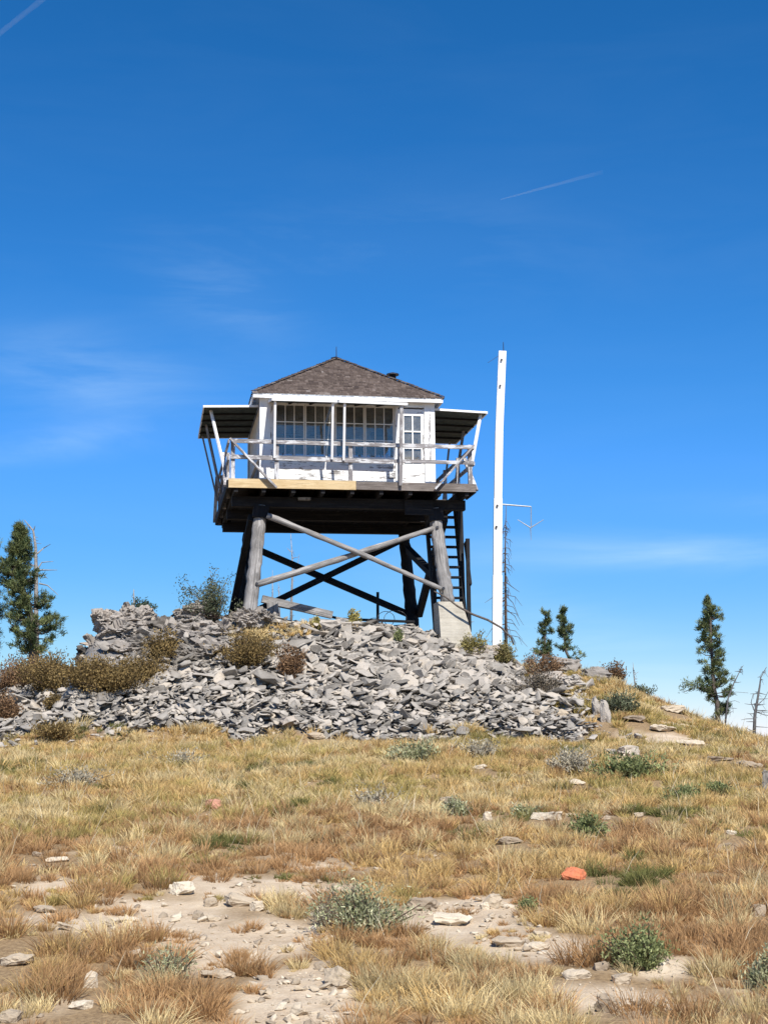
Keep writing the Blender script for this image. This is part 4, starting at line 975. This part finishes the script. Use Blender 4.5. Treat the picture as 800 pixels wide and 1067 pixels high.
# ------------------------------------------------------------------ trees
NG = ((.038, .062, .026), (.17, .19, .075))
def pine(name, label, base_px, top_px, Y, prof, seed, nclump, group=None, trunk_r=.07, lean=None, clump=.16, needle=(.10, .012), kn=34, qs=(1.0, .82, .64, .42)):
    """prof: list of (t 0..1 height, half width m, centre offset m)"""
    b = at(*base_px, Y); top = at(*top_px, Y); root = empty(name, b); tag(root, label, 'pine tree', group); Hh = (top - b).z; off_ = top - b
    rg = np.random.default_rng(seed); mb = MB(); n = 10
    def axis(t): return Vector((off_.x * t + float(np.interp(t, [p[0] for p in prof], [p[2] for p in prof])) * .6, .05 * math.sin(3 * t), Hh * t))
    mb.tube([axis(i / n) - Vector((0, 0, .25 if i == 0 else 0)) for i in range(n + 1)], [trunk_r * (1.15 - i / n) + .008 for i in range(n + 1)], 9, .06)
    mb.build('trunk', M['bark'], root, True)
    br = MB(); cs, outs = [], []
    nb = nclump // len(qs)
    for i in range(nb):
        t = rg.uniform(prof[0][0], 1.0) ** .9; hw = float(np.interp(t, [p[0] for p in prof], [p[1] for p in prof])); co = float(np.interp(t, [p[0] for p in prof], [p[2] for p in prof]))
        a = rg.uniform(0, 6.283); ln = hw * rg.uniform(.25, 1.15) ** .8; o = axis(t)
        tip = o + Vector((math.cos(a) * ln + co * .4, math.sin(a) * ln * .9, ln * rg.uniform(.05, .5)))
        mid = o.lerp(tip, .5) + Vector((0, 0, -ln * .12))
        br.tube([o, mid, tip], [.016 * trunk_r / .07, .011, .005], 5, cap=False)
        for q in qs:
            c = mid.lerp(tip, (q - .5) * 2) if q > .5 else o.lerp(mid, q * 2)
            cs.append(np.array(c) + rg.normal(0, .035, 3)); outs.append(unit(np.array([math.cos(a) * .8, math.sin(a) * .8, .9])))
    br.build('branch', M['bark'], root)
    cs = np.array(cs); outs = np.array(outs)
    V, F, C, col = leaf_cloud(cs, kn, clump * .32, needle[0], needle[1], *NG, .55, seed, outs, .08)
    me = np_mesh('crown', V, F, M['needle'], col, C); o = bpy.data.objects.new('crown', me); COL.objects.link(o); o.parent = root
    return root
pine('pine_tree', 'tall dark pine at the left edge with a bare dead top beside it', (37, 706), (20, 548), 37.0,
     [(.12, .2, 0), (.2, .6, .05), (.3, .86, .05), (.42, .70, .08), (.5, .48, .0), (.58, .56, -.2), (.7, .42, -.2), (.78, .26, -.12), (.84, .30, -.05), (.92, .14, 0), (.96, .14, 0), (1, .05, 0)], 5, 480, trunk_r=.11, clump=.12, kn=56, qs=(1.0, .82, .6), needle=(.11, .015))
pine('pine_tree', 'dense small pine branches beyond the left picture edge', (-8, 712), (-8, 560), 38.0,
     [(.12, .3, 0), (.4, .5, 0), (.65, .45, 0), (.8, .3, 0), (1, .06, 0)], 15, 150, trunk_r=.1)
pine('pine_tree', 'slender pine on the right skyline with one long low bough', (745, 760), (739, 624), 34.0,
     [(.06, .25, .12), (.2, .34, .12), (.34, .38, 0), (.5, .3, .02), (.65, .32, -.02), (.8, .24, .0), (.92, .13, 0), (1, .04, 0)], 6, 210, trunk_r=.05, needle=(.10, .013), clump=.085, kn=46, qs=(1.0, .68))
pine('pine_sapling', 'left one of two young pines on the right rim', (567, 698), (568, 637), 34.6,
     [(.05, .22, -.05), (.15, .4, -.08), (.27, .16, 0), (.55, .22, 0), (.8, .12, 0), (1, .02, 0)], 7, 64, 'two young pines on the rim', trunk_r=.025, needle=(.08, .016), clump=.09, kn=40, qs=(1.0, .7))
pine('pine_sapling', 'right one of two young pines on the right rim, the more spreading', (590, 698), (586, 633), 34.6,
     [(.05, .38, .1), (.18, .5, .14), (.3, .2, .02), (.55, .2, 0), (.8, .12, 0), (1, .02, 0)], 8, 68, 'two young pines on the rim', trunk_r=.025, needle=(.08, .016), clump=.09, kn=40, qs=(1.0, .7))
def bough():
    pass
def snag(label, trunk, Y, r0, branches, name='dead_tree', group=None, mat='snag', extra=0, droop=.0, seed=1, ext=.4):
    rr = random.Random(seed); pts = [at(x, y, Y + .0) for x, y in trunk]; b = pts[0]; root = empty(name, b); tag(root, label, 'dead tree', group)
    L = [p - b for p in pts]; L[0] = L[0] - Vector((0, 0, .3)); n = len(L)
    MB().tube(L, [r0 * (1 - .85 * i / (n - 1)) for i in range(n)], 8, .05).build('trunk', M[mat], root, True)
    br = MB()
    for ch in branches:
        q = [at(x, y, Y + rr.uniform(-.15, .15) * (i > 0)) - b for i, (x, y) in enumerate(ch)]; m = len(q)
        br.tube(q, [max(.018 * r0 / .06 * (1 - .75 * i / (m - 1)), .004) for i in range(m)], 5, cap=False)
    for i in range(extra):
        t = rr.uniform(.15, .95); k = min(int(t * (n - 1)), n - 2); o = L[k].lerp(L[k + 1], t * (n - 1) - k)
        a = rr.uniform(0, 6.283); l = ext * (1.15 - t) * rr.uniform(.4, 1)
        m = o + Vector((math.cos(a) * l * .6, math.sin(a) * l * .6, -droop * l * .2)); e = o + Vector((math.cos(a) * l, math.sin(a) * l, -droop * l + rr.uniform(-.1, .1) * l))
        br.tube([o, m, e], [.009, .007, .003], 4, cap=False)
        if rr.random() < .6:
            br.tube([m, m + Vector((rr.uniform(-.1, .1), rr.uniform(-.1, .1), -.12 * (1 + droop)))], [.005, .003], 4, cap=False)
    br.build('branch', M[mat], root)
    return root
snag('bleached dead trunk rising out of the left pine', [(39, 690), (38, 640), (38, 600), (37.5, 570), (35, 553), (26, 542)], 38.6, .08, [[(39, 577), (46, 571), (53, 567)], [(40, 592), (44, 586), (56, 585)], [(39, 594), (50, 594), (60, 594)], [(41, 608), (50, 610), (61, 620)], [(40, 600), (46, 599), (50, 603)], [(37, 590), (32, 588), (29, 586)], [(35, 553), (37, 548)]], extra=14, seed=2, droop=.1)
snag('dead tree with drooping bare twigs close behind the flagpole', [(527, 676), (526.5, 630), (526, 580), (527, 527)], 38.0, .045, [[(526, 606), (534, 612), (541, 617)], [(526, 620), (534, 628), (540, 642)], [(525, 618), (514, 622), (505, 628)], [(526, 590), (532, 595)], [(526, 634), (536, 642), (541, 652)]], mat='twig', extra=75, droop=.7, seed=3, ext=.62)
snag('bare leaning dead tree right beside the slender pine', [(753, 752), (758, 728), (764, 712), (770, 700), (774, 693)], 33.8, .024, [[(759, 726), (766, 721), (779, 722)], [(757, 732), (765, 730), (770, 732)], [(766, 710), (764, 705), (762, 702)], [(770, 700), (774, 700)]], extra=16, seed=4, ext=.35, mat='grey_snag')
snag('forked bare dead tree at the right picture edge', [(784, 764), (786, 745), (788, 733), (791, 715), (792, 706), (798, 695)], 32.6, .042, [[(786, 742), (782, 732), (784, 724), (788, 722)], [(788, 735), (796, 728), (800, 720)], [(787, 740), (800, 741)], [(788, 742), (796, 745), (806, 746)], [(785, 752), (777, 752)], [(785, 757), (800, 758)], [(784, 762), (776, 758)], [(790, 722), (798, 724)]], extra=20, seed=5, ext=.35, mat='grey_snag')
snag('smallest thin dead tree on the right skyline', [(663, 718), (660, 704), (659, 690)], 34.2, .022, [[(660, 703), (665, 700)]], extra=9, seed=6, ext=.12)
snag('thin bleached dead tree seen under the tower left of the crossing braces', [(303, 660), (304, 620), (305, 590), (303, 556)], 52.0, .06, [[(304, 596), (310, 590), (312, 577)], [(303, 575), (299, 571)], [(304, 582), (312, 580)], [(305, 600), (315, 598)]], extra=16, seed=7, ext=.4)
snag('short bleached stem just right of the front left leg', [(283, 650), (284, 620), (284, 594)], 50.0, .04, [[(284, 605), (279, 609)]], extra=10, seed=8, ext=.25)
snag('shortest bleached stem between the two under the tower', [(292, 650), (291, 625), (290, 607)], 51.0, .035, [], extra=8, seed=9, ext=.2)
snag('small bleached dead stem standing behind the outcrop top', [(140, 650), (140, 630), (139.5, 614)], 36.0, .045, [[(140, 624), (137, 621)]], extra=8, seed=10, ext=.12)
snag('faint bare sapling left of the flagpole near the stairs', [(487, 665), (488, 650), (487, 628)], 37.0, .012, [[(488, 645), (484, 638)]], extra=10, seed=12, ext=.3)
snag('grey fallen branches under the left pine', [(0, 706), (14, 700), (26, 688)], 34.5, .03, [[(14, 700), (8, 690), (2, 688)], [(20, 694), (12, 684)]], extra=10, seed=13, ext=.3)
def low_bough():
    r = bpy.data.objects.get('pine_tree.002'); b = r.location; mb = MB(); pts = [at(744, 722, 34), at(732, 716, 33.9), at(722, 717, 33.9), at(712, 721, 33.8)]; mb.tube([p - b for p in pts], [.022, .016, .012, .006], 6)
    mb.build('branch', M['bark'], r); cs = []
    for i in range(26):
        t = random.uniform(.1, 1) * 2.99; k = int(t); cs.append(np.array(pts[k].lerp(pts[k + 1], t - k) - b) + np.array([random.gauss(0, .05), random.gauss(0, .07), abs(random.gauss(0, .09))]))
    V, F, C, col = leaf_cloud(np.array(cs), 26, .045, .085, .013, *NG, .7, 99); me = np_mesh('crown', V, F, M['needle'], col, C); o = bpy.data.objects.new('crown', me); COL.objects.link(o); o.parent = r
low_bough()
# ------------------------------------------------------------------ loose stones on the slope
CLEAR = []
def stone(px, py, wpx, hpx, label, mat='palestone', flat=.45, seed=None, name='stone', group='loose pale stones on the slope'):
    p = hit(px, py); s = p.y / FPX; w = wpx * s; h = hpx * s
    me = crag_mesh(name, M[mat], seed or int(px * 7 + py), (w, w * .75, max(h * 1.25, w * .22)), 2, .04, 24, strata=False)
    o = bpy.data.objects.new(name, me); COL.objects.link(o); o.location = (p.x, p.y, p.z + h * .32); o.rotation_euler = (random.uniform(-.1, .1), random.uniform(-.1, .1), random.uniform(-.5, .5))
    CLEAR.append((p.x, p.y, w / 2 + .06, h)); tag(o, label, 'stone', group)
stone(597, 917, 29, 14, 'bright orange stone in the rusty grass at right', 'orange', group=None)
stone(222, 842, 18, 11, 'rounded pink stone in the grass at left', 'pink', group=None)
for px, py, w, h, lab in [
    (571, 854, 44, 9, 'long low white stone right of centre'), (46, 952, 26, 8, 'flat white stone at the left edge of the soil patch'), (75, 969, 30, 8, 'long flat white stone on the soil at left'),
    (118, 963, 16, 7, 'pale stone right of the long flat white one'), (135, 960, 22, 5, 'thin pale slab on the left soil patch'), (206, 958, 14, 10, 'round stone at the upper rim of the soil patch'), (222, 960, 20, 8, 'white flat stone next to the round one'),
    (250, 944, 34, 16, 'broad pale stone half buried above the soil patch'), (268, 950, 16, 12, 'blunt stone touching the broad pale stone'), (190, 932, 30, 14, 'pinkish pale stone at the grass edge above the soil'),
    (220, 945, 16, 10, 'small round stone left of the broad pale stone'), (95, 1030, 18, 18, 'upright pale stone among rusty grass at lower left'), (20, 1004, 44, 10, 'long pale rock at the lower left edge'),
    (85, 1052, 30, 8, 'pale flat rock near the bottom left corner'), (12, 1064, 30, 12, 'pale rock cut by the bottom left corner'), (228, 1018, 40, 8, 'pale slab at the lower rim of the soil patch'),
    (440, 948, 36, 14, 'white rock right of the largest sage plant'), (470, 963, 50, 12, 'long pale rock below the white rock'), (514, 946, 22, 16, 'square pale rock beside the tawny tuft'), (505, 948, 12, 8, 'dark notch stone left of the square pale rock'),
    (334, 955, 18, 12, 'white stone under the pale feathery plant'), (530, 985, 40, 10, 'pale slab on the right soil patch'), (560, 992, 26, 9, 'pale stone on the stony soil right of the slab'), (632, 1055, 28, 18, 'rounded pale stone at the bottom right of centre'),
    (616, 1060, 8, 12, 'narrow upright stone touching the rounded pale one'), (625, 1011, 20, 10, 'rounded stone left of the round green plant'), (600, 1020, 34, 9, 'flat brown-grey stone on the stony soil'), (648, 1026, 28, 12, 'pale rock with a dark hollow beneath'),
    (508, 855, 10, 11, 'small upright tan stone in the grass'), (529, 879, 34, 8, 'pale stones by the green plant in mid slope'), (468, 836, 22, 6, 'flat pale stone over a dark hollow'), (470, 848, 18, 8, 'pale stone below the flat one with the hollow'),
    (601, 818, 20, 6, 'pale flat stone on the right slope'), (778, 800, 34, 8, 'long pale flat rock near the right edge'), (748, 793, 34, 6, 'thin pale rock left of the long flat one'), (631, 855, 12, 5, 'small white stone on the right of the long low one'),
    (632, 849, 10, 5, 'tiny white stone above its neighbour at right'), (665, 852, 12, 6, 'small tan stone at right in the pale grass'), (790, 955, 18, 14, 'pale stone near the right picture edge'), (762, 870, 12, 5, 'small pale pink stone in the rusty grass at right'),
    (660, 752, 26, 7, 'pale slab in the grass above the right slope'), (700, 742, 30, 8, 'pale rock on the right skyline slope'), (690, 762, 30, 8, 'broken pale rock on the upper right slope'), (720, 776, 34, 6, 'thin pale ledge on the upper right slope'),
    (60, 898, 30, 6, 'thin pale slab in the left grass'), (40, 893, 14, 6, 'small stone beside the thin slab at left'), (500, 801, 16, 5, 'flat pale stone in grass below the silvery plant'), (330, 770, 22, 7, 'pale stone at the grass edge of the rubble'),
    (205, 1000, 14, 6, 'tiny stone on the bare soil path'), (285, 990, 12, 5, 'little stone in the middle of the bare soil'), (335, 1010, 18, 8, 'pale stone at the right rim of the bare soil path'), (350, 1030, 34, 22, 'dark lumpy stone beside the bare soil path'), (312, 1058, 20, 8, 'flat stone at the bottom of the bare soil path'), (345, 1066, 18, 8, 'stone at the very bottom left of centre')]:
    stone(px, py, w, h, lab)
for px, py, w, h, lab in [(636, 786, 16, 7, 'grey leaning slab beside the black stump'), (655, 786, 30, 10, 'black charred stump in the grass on the right slope'), (630, 752, 12, 26, 'tall leaning pale slab at the right end of the rubble'), (620, 745, 12, 22, 'grey slab leaning next to the tall pale one'),
                          (585, 748, 20, 10, 'cream block at the lower right end of the rubble'), (560, 748, 16, 9, 'cream block left of the other cream block'), (470, 842, 14, 8, 'dark stone in the hollow right of centre'), (798, 822, 10, 22, 'dark reddish rock cut by the right picture edge')]:
    stone(px, py, w, h, lab, 'slab' if 'cream' not in lab else 'palestone', name='stone', group=None)
def gravel():
    rg = np.random.default_rng(8); n = 42000; y = rg.uniform(7.5, 26, n); x = rg.uniform(-1, 1, n) * (.2675 * y + .5); k = rg.random(n) < bare(x, y) * .9; x, y = x[k], y[k]
    base = []
    for i in range(5):
        me = hull_mesh('pebble', M['palestone'], 300 + i, (1, .8, .5), 10); v = np.empty(len(me.vertices) * 3, np.float32); me.vertices.foreach_get('co', v); f = np.empty(len(me.loops), np.int32); me.loops.foreach_get('vertex_index', f); base.append((v.reshape(-1, 3), f.reshape(-1, 3))); bpy.data.meshes.remove(me)
    z = ground(x, y); VV, FF, b = [], [], 0
    for i in range(len(x)):
        v, f = base[i % 5]; s = .008 + .10 * rg.random() ** 5; A = np.array(euler_random(.3).to_matrix()) * s
        VV.append(v @ A.T + np.array([x[i], y[i], z[i] + s * .12])); FF.append(f + b); b += len(v)
    me = np_mesh('gravel', np.concatenate(VV), np.concatenate(FF), M['palestone']); o = bpy.data.objects.new('gravel', me); COL.objects.link(o); tag(o, 'small pale stones scattered on the bare soil', None, None, 'stuff')
gravel()
build_grass()
# ------------------------------------------------------------------ vapour trails, kilometres up
def contrail(p0, p1, D, r0, r1, label, dens, fade):
    a, b = EYE + ray(*p0) * D, EYE + ray(*p1) * D; c = a; n = 14
    mb = MB(); mb.tube([a.lerp(b, i / n) - a for i in range(n + 1)], [r0 + (r1 - r0) * i / n for i in range(n + 1)], 12, .12, True)
    m = bpy.data.materials.new('vapour'); m.use_nodes = True; nt = m.node_tree; nt.nodes.clear(); o = nt.nodes.new('ShaderNodeOutputMaterial'); v = nt.nodes.new('ShaderNodeVolumePrincipled'); v.inputs['Color'].default_value = (.98, .98, 1, 1); v.inputs['Density'].default_value = dens; v.inputs['Anisotropy'].default_value = .2
    g = nt.nodes.new('ShaderNodeTexCoord').outputs['Generated']; sx = nt.nodes.new('ShaderNodeSeparateXYZ'); nt.links.new(g, sx.inputs[0])
    dn = mrange(nt, sx.outputs[0], 0, 1, dens, dens * fade); nt.links.new(dn, v.inputs['Density'])
    nt.links.new(v.outputs[0], o.inputs['Volume'])
    ob = mb.build('contrail', m); ob.location = c
    bm = bmesh.new(); bm.from_mesh(ob.data); bmesh.ops.recalc_face_normals(bm, faces=bm.faces[:]); bm.to_mesh(ob.data); bm.free(); tag(ob, label, 'contrail', None, 'stuff' if False else None)
contrail((521, 208), (628, 179), 9000, 4, 15, 'thin white vapour trail high right of the tower', .013, .05)
contrail((-14, 46), (46, -2), 9000, 15, 17, 'vapour trail crossing the top left corner', .0035, .8)
